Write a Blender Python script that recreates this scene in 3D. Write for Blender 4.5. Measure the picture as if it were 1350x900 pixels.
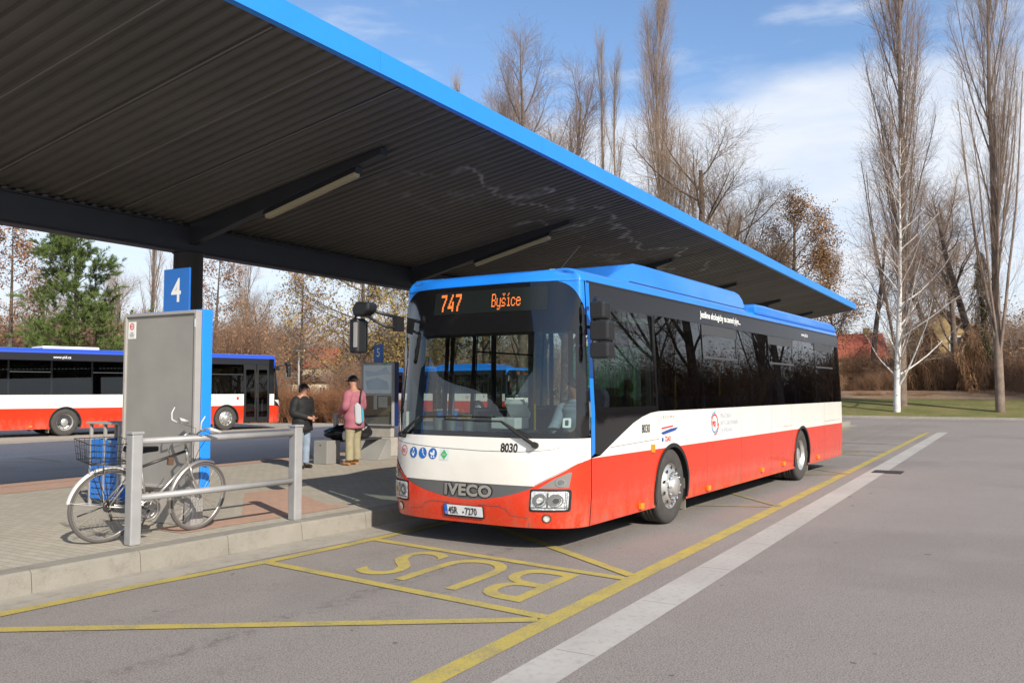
import bpy, bmesh, math, random
from mathutils import Vector, Matrix
import numpy as np

D = bpy.data
for o in list(D.objects): D.objects.remove(o)
scene = bpy.context.scene
C = scene.collection
R = math.radians
rnd = random.Random(7)

# ------------------------------------------------------------------ camera
cam = D.objects.new('camera', D.cameras.new('camera'))
C.objects.link(cam)
cam.data.sensor_width = 36.0
cam.data.lens = 36.0 * 1140 / 1350
cam.data.clip_end = 3000
cam.location = (0, 0, 1.70)
cam.rotation_euler = (R(90 + 3.163), 0, 0)
scene.camera = cam

# ------------------------------------------------------------------ sky and sun
SUN_SHADOW = Vector((-0.86, 1.45, -1.0)).normalized()
SUN_EL = math.asin(-SUN_SHADOW.z)
SUN_AZ = math.atan2(-SUN_SHADOW.x, -SUN_SHADOW.y)
world = D.worlds.new('World')
scene.world = world
world.use_nodes = True
nt = world.node_tree
nt.nodes.clear()
wout = nt.nodes.new('ShaderNodeOutputWorld')
bg = nt.nodes.new('ShaderNodeBackground')
sky = nt.nodes.new('ShaderNodeTexSky')
sky.sky_type = 'NISHITA'
sky.sun_disc = False
sky.sun_elevation = SUN_EL
sky.sun_rotation = SUN_AZ % (2 * math.pi)
sky.air_density = 1.0
sky.dust_density = 0.6
sky.ozone_density = 2.0
bg.inputs[1].default_value = 0.132
tc = nt.nodes.new('ShaderNodeTexCoord')
sep = nt.nodes.new('ShaderNodeSeparateXYZ')
nt.links.new(tc.outputs['Generated'], sep.inputs[0])


def wmath(op, a, b=None, clamp=False):
    n = nt.nodes.new('ShaderNodeMath')
    n.operation = op
    n.use_clamp = clamp
    for i, v in enumerate((a, b)):
        if v is None: continue
        if isinstance(v, (int, float)): n.inputs[i].default_value = v
        else: nt.links.new(v, n.inputs[i])
    return n.outputs[0]


def wnoise(scale, detail, stretch, rough=0.55):
    m = nt.nodes.new('ShaderNodeMapping')
    m.inputs['Scale'].default_value = stretch
    nt.links.new(tc.outputs['Generated'], m.inputs[0])
    n = nt.nodes.new('ShaderNodeTexNoise')
    n.inputs['Scale'].default_value = scale
    n.inputs['Detail'].default_value = detail
    n.inputs['Roughness'].default_value = rough
    nt.links.new(m.outputs[0], n.inputs['Vector'])
    return n.outputs[0]


def wramp(v, lo, hi):
    n = nt.nodes.new('ShaderNodeMapRange')
    n.interpolation_type = 'SMOOTHSTEP'
    n.inputs['From Min'].default_value = lo
    n.inputs['From Max'].default_value = hi
    nt.links.new(v, n.inputs['Value'])
    return n.outputs[0]


n1 = wnoise(2.2, 6, (1, 1, 3.0))
n2 = wnoise(5.0, 8, (1, 1, 4.5), 0.6)
# one broad bank of cloud up to some 20 degrees, thin veils above it
edge = wmath('ADD', sep.outputs[2], wmath('MULTIPLY', wmath('SUBTRACT', n1, 0.5), -0.22))
edge = wmath('ADD', edge, wmath('MULTIPLY', sep.outputs[0], -0.08))
bank = wmath('SUBTRACT', 1.0, wramp(edge, 0.25, 0.325))
veil = wmath("ADD", 0.03, wmath('MULTIPLY', wramp(n2, 0.47, 0.76), 0.5))
body = wmath('ADD', 0.74, wmath('MULTIPLY', wramp(n2, 0.33, 0.66), 0.26))
mask = wmath('MAXIMUM', wmath('MULTIPLY', bank, body), veil, True)
mix = nt.nodes.new('ShaderNodeMix')
mix.data_type = 'RGBA'
nt.links.new(mask, mix.inputs[0])
tint = nt.nodes.new('ShaderNodeMix'); tint.data_type = 'RGBA'; tint.blend_type = 'MULTIPLY'
tint.inputs[0].default_value = 1.0
tint.inputs[7].default_value = (0.90, 1.03, 1.16, 1)
nt.links.new(sky.outputs[0], tint.inputs[6])
nt.links.new(tint.outputs[2], mix.inputs[6])
mix.inputs[7].default_value = (5.3, 5.6, 6.1, 1)
# unseen bright broken cloud added behind the camera to fill the shade
back = wmath('MULTIPLY', wramp(wmath('MULTIPLY', sep.outputs[1], -1.0), -0.05, 0.45), wmath('MULTIPLY', wramp(n2, 0.36, 0.60), wramp(sep.outputs[2], 0.36, 0.58)))
mix2 = nt.nodes.new('ShaderNodeMix'); mix2.data_type = 'RGBA'
nt.links.new(wmath('MULTIPLY', back, 0.9), mix2.inputs[0])
nt.links.new(mix.outputs[2], mix2.inputs[6])
mix2.inputs[7].default_value = (10.0, 9.7, 9.4, 1)
nt.links.new(mix2.outputs[2], bg.inputs[0])
nt.links.new(bg.outputs[0], wout.inputs[0])

sun = D.objects.new('sun', D.lights.new('sun', 'SUN'))
C.objects.link(sun)
sun.data.energy = 4.6
sun.data.angle = R(0.53)
sun.data.color = (1.0, 0.93, 0.82)
sun.rotation_euler = SUN_SHADOW.to_track_quat('-Z', 'Y').to_euler()
sun.location = (20, -30, 40)

vs = scene.view_settings
vs.view_transform = 'Standard'
vs.look = 'None'
vs.gamma = 1.0
vs.exposure = 0.34
vs.use_curve_mapping = False
scene.cycles.max_bounces = 8
scene.cycles.transparent_max_bounces = 24

# ------------------------------------------------------------------ materials
M = {}


def mat(name, col, rough=0.6, metal=0.0, spec=None, coat=0.0, var=0.0, vscale=3.0, bump=0.0, bscale=60.0, emit=None, estr=1.0):
    m = D.materials.new(name)
    m.use_nodes = True
    n = m.node_tree
    b = n.nodes['Principled BSDF']
    b.inputs['Base Color'].default_value = (*col, 1)
    b.inputs['Roughness'].default_value = rough
    b.inputs['Metallic'].default_value = metal
    if spec is not None: b.inputs['Specular IOR Level'].default_value = spec
    if coat:
        b.inputs['Coat Weight'].default_value = coat
        b.inputs['Coat Roughness'].default_value = 0.04
    if emit:
        b.inputs['Emission Color'].default_value = (*emit, 1)
        b.inputs['Emission Strength'].default_value = estr
    if var or bump:
        t = n.nodes.new('ShaderNodeTexCoord')
        if var:
            ns = n.nodes.new('ShaderNodeTexNoise')
            ns.inputs['Scale'].default_value = vscale
            ns.inputs['Detail'].default_value = 6
            n.links.new(t.outputs['Object'], ns.inputs['Vector'])
            mr = n.nodes.new('ShaderNodeMapRange')
            mr.inputs['From Min'].default_value = 0.3
            mr.inputs['From Max'].default_value = 0.7
            mr.inputs['To Min'].default_value = 1 - var
            mr.inputs['To Max'].default_value = 1 + var
            n.links.new(ns.outputs[0], mr.inputs['Value'])
            hv = n.nodes.new('ShaderNodeHueSaturation')
            hv.inputs['Color'].default_value = (*col, 1)
            n.links.new(mr.outputs[0], hv.inputs['Value'])
            n.links.new(hv.outputs[0], b.inputs['Base Color'])
        if bump:
            nb = n.nodes.new('ShaderNodeTexNoise')
            nb.inputs['Scale'].default_value = bscale
            nb.inputs['Detail'].default_value = 4
            n.links.new(t.outputs['Object'], nb.inputs['Vector'])
            bp = n.nodes.new('ShaderNodeBump')
            bp.inputs['Strength'].default_value = bump
            bp.inputs['Distance'].default_value = 0.01
            n.links.new(nb.outputs[0], bp.inputs['Height'])
            n.links.new(bp.outputs[0], b.inputs['Normal'])
    M[name] = m
    return m


def glass_mat(name, tint, refl0=0.05, rough=0.0, glossy=(1, 1, 1)):
    """thin tinted pane: Schlick mirror over a tinted see-through"""
    m = D.materials.new(name)
    m.use_nodes = True
    n = m.node_tree
    n.nodes.clear()
    out = n.nodes.new('ShaderNodeOutputMaterial')
    tr = n.nodes.new('ShaderNodeBsdfTransparent')
    tr.inputs[0].default_value = (*tint, 1)
    gl = n.nodes.new('ShaderNodeBsdfGlossy')
    gl.inputs['Roughness'].default_value = rough
    gl.inputs[0].default_value = (*glossy, 1)
    lw = n.nodes.new('ShaderNodeLayerWeight')
    lw.inputs[0].default_value = 0.5
    pw = n.nodes.new('ShaderNodeMath'); pw.operation = 'POWER'; pw.inputs[1].default_value = 4.6
    n.links.new(lw.outputs['Facing'], pw.inputs[0])
    mr = n.nodes.new('ShaderNodeMapRange')
    mr.inputs['To Min'].default_value = refl0
    mr.inputs['To Max'].default_value = 1.0
    n.links.new(pw.outputs[0], mr.inputs['Value'])
    mx = n.nodes.new('ShaderNodeMixShader')
    n.links.new(mr.outputs[0], mx.inputs[0])
    n.links.new(tr.outputs[0], mx.inputs[1])
    n.links.new(gl.outputs[0], mx.inputs[2])
    n.links.new(mx.outputs[0], out.inputs[0])
    M[name] = m
    return m


class NG:
    """small node-graph helper for the ground materials"""
    def __init__(s, name, rough=0.9):
        s.m = D.materials.new(name); s.m.use_nodes = True
        s.n = s.m.node_tree
        s.b = s.n.nodes['Principled BSDF']
        s.b.inputs['Roughness'].default_value = rough
        s.tc = s.n.nodes.new('ShaderNodeTexCoord').outputs['Object']
        M[name] = s.m
    def link(s, a, b): s.n.links.new(a, b)
    def noise(s, scale, detail=4, rough=0.55, stretch=None):
        v = s.tc
        if stretch:
            mp = s.n.nodes.new('ShaderNodeMapping'); mp.inputs['Scale'].default_value = stretch
            s.link(v, mp.inputs[0]); v = mp.outputs[0]
        x = s.n.nodes.new('ShaderNodeTexNoise')
        x.inputs['Scale'].default_value = scale; x.inputs['Detail'].default_value = detail; x.inputs['Roughness'].default_value = rough
        s.link(v, x.inputs['Vector']); return x.outputs[0]
    def voro(s, scale, feature='F1'):
        x = s.n.nodes.new('ShaderNodeTexVoronoi'); x.feature = feature
        x.inputs['Scale'].default_value = scale; s.link(s.tc, x.inputs['Vector']); return x
    def ramp(s, v, lo, hi, a=0.0, b=1.0):
        x = s.n.nodes.new('ShaderNodeMapRange'); x.interpolation_type = 'SMOOTHSTEP'
        x.inputs['From Min'].default_value = lo; x.inputs['From Max'].default_value = hi
        x.inputs['To Min'].default_value = a; x.inputs['To Max'].default_value = b
        s.link(v, x.inputs['Value']); return x.outputs[0]
    def math(s, op, a, b):
        x = s.n.nodes.new('ShaderNodeMath'); x.operation = op
        for i, v in enumerate((a, b)):
            if isinstance(v, (int, float)): x.inputs[i].default_value = v
            else: s.link(v, x.inputs[i])
        return x.outputs[0]
    def mix(s, f, a, b, mode='MIX'):
        x = s.n.nodes.new('ShaderNodeMix'); x.data_type = 'RGBA'; x.blend_type = mode
        if isinstance(f, (int, float)): x.inputs[0].default_value = f
        else: s.link(f, x.inputs[0])
        for i, v in ((6, a), (7, b)):
            if isinstance(v, tuple): x.inputs[i].default_value = (*v, 1)
            else: s.link(v, x.inputs[i])
        return x.outputs[2]
    def color(s, c): s.link(c, s.b.inputs['Base Color'])
    def bump(s, h, strength, dist=0.005):
        x = s.n.nodes.new('ShaderNodeBump'); x.inputs['Strength'].default_value = strength; x.inputs['Distance'].default_value = dist
        s.link(h, x.inputs['Height']); s.link(x.outputs[0], s.b.inputs['Normal'])


def make_asphalt(name, base, light, bay=False):
    g = NG(name, 0.88)
    big = g.noise(0.35, 5)
    mid = g.noise(2.3, 6, 0.6)
    fine = g.noise(85, 4, 0.8)
    v = g.voro(62)
    c = g.mix(g.ramp(big, 0.35, 0.65), base, light)
    c = g.mix(g.ramp(mid, 0.35, 0.72, 0, 0.35), c, tuple(x * 0.72 for x in base))
    c = g.mix(g.ramp(fine, 0.40, 0.60, 0.0, 0.85), c, tuple(min(1, x * 2.0) for x in base))
    c = g.mix(g.ramp(v.outputs['Distance'], 0.0, 0.45, 0.72, 0.0), c, tuple(x * 0.38 for x in base))
    # oil drips and old gum, each with an outline of its own
    sp = g.voro(1.15)
    spn = g.noise(14, 3)
    d = g.math('ADD', sp.outputs['Distance'], g.math('MULTIPLY', spn, 0.075))
    c = g.mix(g.ramp(d, 0.075, 0.095, 0.8, 0.0), c, tuple(x * 0.22 for x in base))
    g2 = g.voro(2.9); d2 = g.math('ADD', g2.outputs['Distance'], g.math('MULTIPLY', g.noise(30, 3), 0.16))
    c = g.mix(g.math('MULTIPLY', g.ramp(d2, 0.115, 0.15, 0.75, 0.0), g.ramp(g.noise(0.7, 3), 0.42, 0.55)), c, tuple(x * 0.25 for x in base))
    c = g.mix(g.ramp(g.noise(19, 5, 0.75), 0.52, 0.72, 0.0, 0.35), c, tuple(x * 0.62 for x in base))
    c = g.mix(g.ramp(g.noise(0.16, 4, 0.6), 0.5, 0.6, 0.0, 0.25), c, tuple(x * 0.72 for x in base))
    if bay:
        # the dark smear buses leave down the middle of the bay, and their two wheel tracks
        sp_ = g.n.nodes.new('ShaderNodeSeparateXYZ'); g.link(g.tc, sp_.inputs[0])
        wob = g.math('MULTIPLY', g.math('SUBTRACT', g.noise(0.9, 3), 0.5), 0.5)
        for t0, w0, k0 in ((4.75, 0.16, 0.55), (4.2, 0.3, 0.22), (5.7, 0.3, 0.2)):
            dist = g.math('ABSOLUTE', g.math('ADD', g.math('SUBTRACT', sp_.outputs[1], t0), wob), 0.0)
            m_ = g.math('MULTIPLY', g.ramp(dist, 0.0, w0, 1.0, 0.0), g.ramp(g.noise(9, 6, 0.75), 0.44, 0.66, 0.0, k0))
            c = g.mix(m_, c, tuple(x * 0.3 for x in base))
    g.color(c)
    g.bump(fine, 0.6 if bay else 0.3, 0.008 if bay else 0.004)
    return g


make_asphalt('asphalt', (0.172, 0.151, 0.136), (0.200, 0.177, 0.161), True)
make_asphalt('brightened_asphalt', (0.30, 0.262, 0.235), (0.34, 0.30, 0.27))  # lane asphalt lightened and warmed to stand in for missing sky light
g = NG('concrete', 0.9)
c = g.mix(g.ramp(g.noise(1.2, 6), 0.35, 0.65), (0.30, 0.27, 0.225), (0.35, 0.318, 0.268))
c = g.mix(g.ramp(g.noise(7, 7, 0.7), 0.47, 0.72, 0, 0.6), c, (0.17, 0.15, 0.12))
c = g.mix(g.ramp(g.noise(90, 2), 0.4, 0.65, 0, 0.3), c, (0.37, 0.34, 0.29))
g.color(c); g.bump(g.noise(120, 3), 0.25, 0.004)
g = NG('kerb_stone', 0.9)
c = g.mix(g.ramp(g.noise(1.2, 6), 0.35, 0.65), (0.225, 0.205, 0.168), (0.27, 0.247, 0.205))
c = g.mix(g.ramp(g.noise(6, 7, 0.7), 0.47, 0.72, 0, 0.6), c, (0.15, 0.132, 0.105))
c = g.mix(g.ramp(g.noise(90, 2), 0.4, 0.65, 0, 0.3), c, (0.31, 0.285, 0.24))
g.color(c); g.bump(g.noise(120, 3), 0.3, 0.004)
g = NG('strip_concrete', 0.9)
c = g.mix(g.ramp(g.noise(1.0, 6), 0.3, 0.7), (0.36, 0.335, 0.305), (0.43, 0.405, 0.37))
c = g.mix(g.ramp(g.noise(16, 6, 0.7), 0.45, 0.75, 0, 0.55), c, (0.22, 0.20, 0.185))
c = g.mix(g.ramp(g.noise(130, 2), 0.45, 0.65, 0, 0.4), c, (0.40, 0.38, 0.35))
g.color(c); g.bump(g.noise(120, 3), 0.3, 0.004)


def paver(name, a, b, joint):
    g = NG(name, 0.92)
    mp = g.n.nodes.new('ShaderNodeMapping')
    mp.inputs['Rotation'].default_value = (0, 0, R(90))
    g.link(g.tc, mp.inputs[0])
    br = g.n.nodes.new('ShaderNodeTexBrick')
    br.inputs['Scale'].default_value = 1.0
    br.inputs['Brick Width'].default_value = 0.2
    br.inputs['Row Height'].default_value = 0.1
    br.inputs['Mortar Size'].default_value = 0.006
    br.inputs['Mortar Smooth'].default_value = 0.3
    br.inputs['Bias'].default_value = 0.0
    br.inputs['Color1'].default_value = (*a, 1)
    br.inputs['Color2'].default_value = (*b, 1)
    br.inputs['Mortar'].default_value = (*joint, 1)
    g.link(mp.outputs[0], br.inputs['Vector'])
    c = g.mix(g.ramp(g.noise(0.8, 6), 0.35, 0.7, 0, 0.35), br.outputs[0], tuple(x * 0.7 for x in a))
    c = g.mix(g.ramp(g.noise(60, 3), 0.4, 0.7, 0, 0.3), c, tuple(x * 1.25 for x in a))
    g.color(c); g.bump(br.outputs['Fac'], 0.6, -0.004)


paver('grey_paver', (0.42, 0.375, 0.30), (0.355, 0.315, 0.25), (0.23, 0.20, 0.155))
paver('red_paver', (0.47, 0.285, 0.20), (0.41, 0.26, 0.19), (0.26, 0.19, 0.14))


def paint_line(name, col, under, wear):
    g = NG(name, 0.85)
    w = g.noise(70, 6, 0.75); w2 = g.noise(3, 4)
    f = g.ramp(g.math('ADD', w, g.math('MULTIPLY', w2, 0.5)), wear, wear + 0.18)
    c = g.mix(g.ramp(g.noise(150, 2), 0.5, 0.7, 0, 0.35), col, tuple(x * 0.65 for x in col))
    g.color(g.mix(f, c, under))


paint_line('yellow_paint', (0.43, 0.335, 0.072), (0.26, 0.22, 0.11), 0.70)
paint_line('worn_yellow_paint', (0.38, 0.30, 0.09), (0.23, 0.20, 0.14), 0.62)
paint_line('white_paint', (0.55, 0.55, 0.54), (0.2, 0.2, 0.2), 0.8)
g = NG('grass', 0.95)
c = g.mix(g.ramp(g.noise(0.6, 6), 0.35, 0.65), (0.10, 0.125, 0.02), (0.19, 0.165, 0.05))
c = g.mix(g.ramp(g.noise(5, 7, 0.75), 0.44, 0.66, 0, 0.75), c, (0.23, 0.165, 0.075)); g.color(c)
g.bump(g.noise(30, 4), 1.0, 0.05)
g = NG('brown_earth', 0.97)
c = g.mix(g.ramp(g.noise(0.5, 7, 0.65), 0.35, 0.65), (0.22, 0.135, 0.08), (0.34, 0.23, 0.145))
c = g.mix(g.ramp(g.noise(6, 5), 0.45, 0.7, 0, 0.5), c, (0.12, 0.085, 0.05)); g.color(c)
g.bump(g.noise(14, 5), 1.0, 0.08)

# bus
def bus_paint(name, col, dust, top):
    g = NG(name, 0.26)
    g.b.inputs['Coat Weight'].default_value = 0.45; g.b.inputs['Coat Roughness'].default_value = 0.05
    sp_ = g.n.nodes.new('ShaderNodeSeparateXYZ'); g.link(g.tc, sp_.inputs[0])
    c = g.mix(g.ramp(g.noise(1.3, 5), 0.3, 0.7), col, tuple(x * 0.93 for x in col))
    streak = g.noise(5, 6, 0.7, (1, 1, 0.35)); fine = g.noise(26, 4, 0.7)
    low = g.ramp(sp_.outputs[2], 0.24, top, 1.0, 0.0)
    m_ = g.math('MULTIPLY', low, g.math('ADD', g.math('MULTIPLY', g.ramp(streak, 0.40, 0.68), 0.42), g.math('MULTIPLY', g.ramp(fine, 0.45, 0.7), 0.22)))
    c = g.mix(m_, c, dust)
    c = g.mix(g.math('MULTIPLY', g.ramp(streak, 0.55, 0.75), 0.06), c, dust)
    g.color(c)
    r_ = g.math('ADD', g.math('MULTIPLY', m_, 0.7), 0.24); g.link(r_, g.b.inputs['Roughness'])
    w = g.noise(1.1, 2); g.bump(w, 0.12, 0.02)


bus_paint('bus_white', (0.78, 0.755, 0.69), (0.40, 0.35, 0.28), 0.9)
bus_paint("bus_red", (0.67, 0.036, 0.009), (0.30, 0.17, 0.11), 0.75)
mat('bus_blue', (0.012, 0.20, 0.72), 0.28, coat=0.6, var=0.03)
mat('deep_blue', (0.02, 0.07, 0.50), 0.3, coat=0.4)
mat('gloss_black', (0.008, 0.008, 0.009), 0.07, coat=0.4)
mat('band_grey', (0.022, 0.024, 0.03), 0.22)
mat('vent_grey', (0.055, 0.057, 0.06), 0.45)
mat('black_plastic', (0.016, 0.016, 0.017), 0.42, bump=0.1, bscale=200)
mat('soft_black', (0.012, 0.012, 0.012), 0.8)
mat('grille_grey', (0.16, 0.16, 0.16), 0.38, metal=0.5, var=0.05)
mat('chrome', (0.72, 0.72, 0.72), 0.12, metal=1.0)
mat('dull_silver', (0.5, 0.5, 0.5), 0.35, metal=0.85, var=0.1, vscale=12)
mat('wheel_silver', (0.5, 0.49, 0.47), 0.42, metal=0.6, var=0.15, vscale=9)
mat('rubber', (0.055, 0.05, 0.045), 0.82, var=0.2, vscale=8)
mat('mud_flap', (0.22, 0.19, 0.145), 0.9, var=0.2, vscale=10)
mat('amber', (0.85, 0.24, 0.01), 0.3, coat=0.5)
mat('lamp_grey', (0.34, 0.33, 0.31), 0.2, metal=0.6)
mat('lamp_silver', (0.85, 0.85, 0.84), 0.22, metal=0.45, var=0.35, vscale=38, bump=0.8, bscale=45)
mat('white_plastic', (0.75, 0.75, 0.73), 0.4)
mat('plate_white', (0.72, 0.74, 0.76), 0.4)
mat('plate_blue', (0.02, 0.13, 0.55), 0.4)
mat('shaded_case_blue', (0.008, 0.022, 0.11), 0.4)  # case blue darkened, the shadow on its side put into the colour
mat('sign_blue', (0.012, 0.13, 0.46), 0.4)
mat('sticker_green', (0.05, 0.42, 0.13), 0.4)
mat('sticker_pale', (0.6, 0.66, 0.68), 0.4)
mat('logo_red', (0.65, 0.03, 0.04), 0.4)
mat('logo_blue', (0.02, 0.07, 0.28), 0.4)
mat('logo_teal', (0.05, 0.25, 0.45), 0.4)
mat('pale_letter', (0.42, 0.46, 0.56), 0.5)
mat('ink', (0.012, 0.012, 0.014), 0.5)
mat('grey_ink', (0.2, 0.2, 0.22), 0.5)
mat('orange_led', (0.3, 0.05, 0.0), 0.5, emit=(1.0, 0.25, 0.06), estr=0.95)
mat('screen_dark', (0.009, 0.012, 0.011), 0.3)
mat('interior_grey', (0.16, 0.165, 0.17), 0.7)
mat('interior_dark', (0.03, 0.031, 0.034), 0.7)
mat('ceiling_grey', (0.3, 0.3, 0.3), 0.7)
mat('dash_grey', (0.085, 0.095, 0.10), 0.6)
mat('seat_cloth', (0.045, 0.05, 0.09), 0.9, var=0.3, vscale=40)
mat('seat_red', (0.16, 0.02, 0.02), 0.8)
mat('pole_yellow', (0.55, 0.36, 0.02), 0.4)
mat('ticket_white', (0.55, 0.56, 0.54), 0.5)
glass_mat('windscreen_glass', (0.56, 0.65, 0.63), 0.075)
glass_mat('tinted_glass', (0.14, 0.15, 0.148), 0.055)
glass_mat('cab_glass', (0.45, 0.52, 0.49), 0.085)
glass_mat('door_glass', (0.72, 0.78, 0.75), 0.06)
glass_mat('dark_glass', (0.10, 0.11, 0.11), 0.05)
glass_mat('green_pane', (0.30, 0.78, 0.58), 0.06)
glass_mat('lamp_glass', (0.92, 0.94, 0.95), 0.06)
glass_mat('case_glass', (0.85, 0.88, 0.88), 0.07)
mat('mirror', (0.75, 0.78, 0.8), 0.02, metal=1.0)

# canopy, platform furniture
mat('lap_grey', (0.15, 0.142, 0.13), 0.6)
mat('fascia_blue', (0.02, 0.235, 0.74), 0.4, var=0.03)
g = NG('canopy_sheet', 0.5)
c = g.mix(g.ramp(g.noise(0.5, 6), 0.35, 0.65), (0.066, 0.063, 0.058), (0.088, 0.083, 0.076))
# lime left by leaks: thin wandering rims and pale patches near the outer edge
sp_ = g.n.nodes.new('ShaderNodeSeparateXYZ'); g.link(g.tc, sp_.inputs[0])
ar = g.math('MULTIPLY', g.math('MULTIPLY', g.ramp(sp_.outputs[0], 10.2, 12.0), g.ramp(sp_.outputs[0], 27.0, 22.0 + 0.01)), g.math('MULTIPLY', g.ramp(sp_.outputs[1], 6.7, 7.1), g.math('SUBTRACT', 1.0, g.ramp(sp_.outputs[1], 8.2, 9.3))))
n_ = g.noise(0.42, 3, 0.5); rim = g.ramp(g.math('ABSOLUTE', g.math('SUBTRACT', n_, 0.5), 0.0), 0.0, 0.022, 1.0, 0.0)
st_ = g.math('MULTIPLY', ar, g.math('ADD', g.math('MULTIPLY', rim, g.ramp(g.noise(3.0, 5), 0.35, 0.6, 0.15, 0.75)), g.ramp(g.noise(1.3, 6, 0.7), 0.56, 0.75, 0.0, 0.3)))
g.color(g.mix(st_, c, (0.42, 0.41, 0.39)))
mat('canopy_steel', (0.026, 0.029, 0.036), 0.5, var=0.1)
mat('lamp_cover', (0.40, 0.345, 0.22), 0.5)
mat('galvanised', (0.33, 0.325, 0.32), 0.5, metal=0.2, var=0.08, vscale=6)
mat('board_grey', (0.255, 0.246, 0.228), 0.5, var=0.09, vscale=2.2, bump=0.05, bscale=8)
mat('board_blue', (0.018, 0.24, 0.80), 0.4)
mat('bin_blue', (0.012, 0.17, 0.60), 0.5, var=0.08)
mat('bin_slot', (0.004, 0.02, 0.08), 0.8)
mat('frame_grey', (0.33, 0.315, 0.30), 0.55, var=0.08)
mat('stone_grey', (0.36, 0.33, 0.29), 0.85, var=0.1, vscale=5, bump=0.2)
mat('strip_dark', (0.2, 0.19, 0.175), 0.9)
mat('iron', (0.035, 0.032, 0.03), 0.8, var=0.3, vscale=20)
mat('bag_black', (0.014, 0.014, 0.016), 0.32, bump=0.8, bscale=22)
mat('poster_paper', (0.82, 0.84, 0.86), 0.6, var=0.1, vscale=4)
mat('poster_blue', (0.38, 0.50, 0.68), 0.6, var=0.2, vscale=3)
mat('cork', (0.12, 0.095, 0.06), 0.85, var=0.15)

# bicycle
mat('bike_silver', (0.42, 0.40, 0.37), 0.35, metal=0.7)
mat('bike_dark', (0.06, 0.05, 0.05), 0.4, metal=0.4)
mat('tyre_grey', (0.10, 0.09, 0.085), 0.85)
mat('guard_white', (0.55, 0.535, 0.52), 0.35)
mat('wire_black', (0.02, 0.02, 0.022), 0.5)
mat('rust', (0.11, 0.06, 0.04), 0.7)

# people
mat('skin', (0.42, 0.21, 0.135), 0.55)
mat('dark_skin', (0.40, 0.20, 0.135), 0.55)
mat('hair_dark', (0.018, 0.013, 0.011), 0.6)
mat('coat_black', (0.011, 0.011, 0.012), 0.75, bump=0.5, bscale=14)
mat('coat_pink', (0.36, 0.12, 0.155), 0.85, var=0.12, vscale=7, bump=0.6, bscale=12)
mat('denim', (0.24, 0.30, 0.38), 0.9, var=0.2, vscale=9, bump=0.4, bscale=16)
mat('khaki', (0.30, 0.26, 0.16), 0.9, var=0.12, vscale=7, bump=0.5, bscale=14)
mat('tan_leather', (0.42, 0.19, 0.055), 0.6)
mat('bag_cloth', (0.40, 0.41, 0.43), 0.8)
mat('bag_teal', (0.03, 0.32, 0.42), 0.6)
mat('shirt_blue', (0.32, 0.38, 0.46), 0.85)
mat('eye_white', (0.6, 0.58, 0.55), 0.3)
mat('lip', (0.30, 0.10, 0.08), 0.5)

# plants and houses
mat('bark_grey', (0.13, 0.098, 0.078), 0.95, var=0.3, vscale=4)
mat('poplar_bark', (0.19, 0.143, 0.112), 0.95, var=0.35, vscale=2, bump=1.0, bscale=7)
mat('bark_dark', (0.085, 0.064, 0.052), 0.95, var=0.3, vscale=3)
mat('twig_poplar', (0.27, 0.195, 0.15), 0.9, var=0.2, vscale=0.6)
mat('twig_tan', (0.27, 0.19, 0.125), 0.9, var=0.2, vscale=0.6)
mat('twig_red', (0.225, 0.14, 0.095), 0.9, var=0.25, vscale=0.6)
mat('twig_dark', (0.085, 0.063, 0.052), 0.9, var=0.2)
mat('leaf_brown', (0.235, 0.125, 0.05), 0.9, var=0.45, vscale=0.8)
mat('leaf_rust', (0.25, 0.13, 0.062), 0.9, var=0.4, vscale=0.8)
mat('leaf_ochre', (0.255, 0.175, 0.045), 0.9, var=0.35, vscale=0.9)
mat('needle_green', (0.10, 0.145, 0.032), 0.8, var=0.35, vscale=1.2)
mat('dry_vine', (0.34, 0.19, 0.095), 0.95, var=0.35, vscale=1.5)
mat('hedge_brown', (0.23, 0.105, 0.05), 0.95, var=0.35, vscale=1.1)
mat('bramble', (0.27, 0.165, 0.10), 0.95, var=0.4, vscale=0.6)
mat('ivy_green', (0.05, 0.07, 0.018), 0.8, var=0.4, vscale=1.5)
g = NG('birch_bark', 0.8)
c = g.mix(g.ramp(g.noise(5, 5, 0.6, (1, 1, 2.6)), 0.58, 0.66), (0.62, 0.60, 0.57), (0.05, 0.045, 0.04)); g.color(c)
mat('birch_limb', (0.48, 0.45, 0.42), 0.85, var=0.2, vscale=3)
mat('wall_cream', (0.55, 0.47, 0.33), 0.9, var=0.1)
mat('wall_yellow', (0.45, 0.33, 0.13), 0.9, var=0.1)
mat('wall_ochre', (0.40, 0.28, 0.13), 0.9, var=0.12)
mat('roof_red', (0.30, 0.075, 0.042), 0.85, var=0.2, vscale=2.5)
mat('roof_brown', (0.12, 0.075, 0.05), 0.9, var=0.2, vscale=2)
mat('window_dark', (0.03, 0.034, 0.04), 0.1)
mat('window_frame', (0.6, 0.58, 0.54), 0.6)

# ------------------------------------------------------------------ object helpers


def tag(o, label=None, cat=None, group=None, kind=None):
    if label: o['label'] = label
    if cat: o['category'] = cat
    if group: o['group'] = group
    if kind: o['kind'] = kind
    return o


def empty(name, loc=(0, 0, 0), rz=0.0):
    o = D.objects.new(name, None)
    o.empty_display_size = 0.2
    C.objects.link(o)
    o.location = loc
    o.rotation_euler = (0, 0, rz)
    return o


def children(o):
    return [c for c in C.objects if c.parent == o]


def copy_tree(o, parent=None):
    kids = list(o.children)
    c = o.copy()
    C.objects.link(c)
    if parent: c.parent = parent
    for ch in kids: copy_tree(ch, c)
    return c


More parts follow.
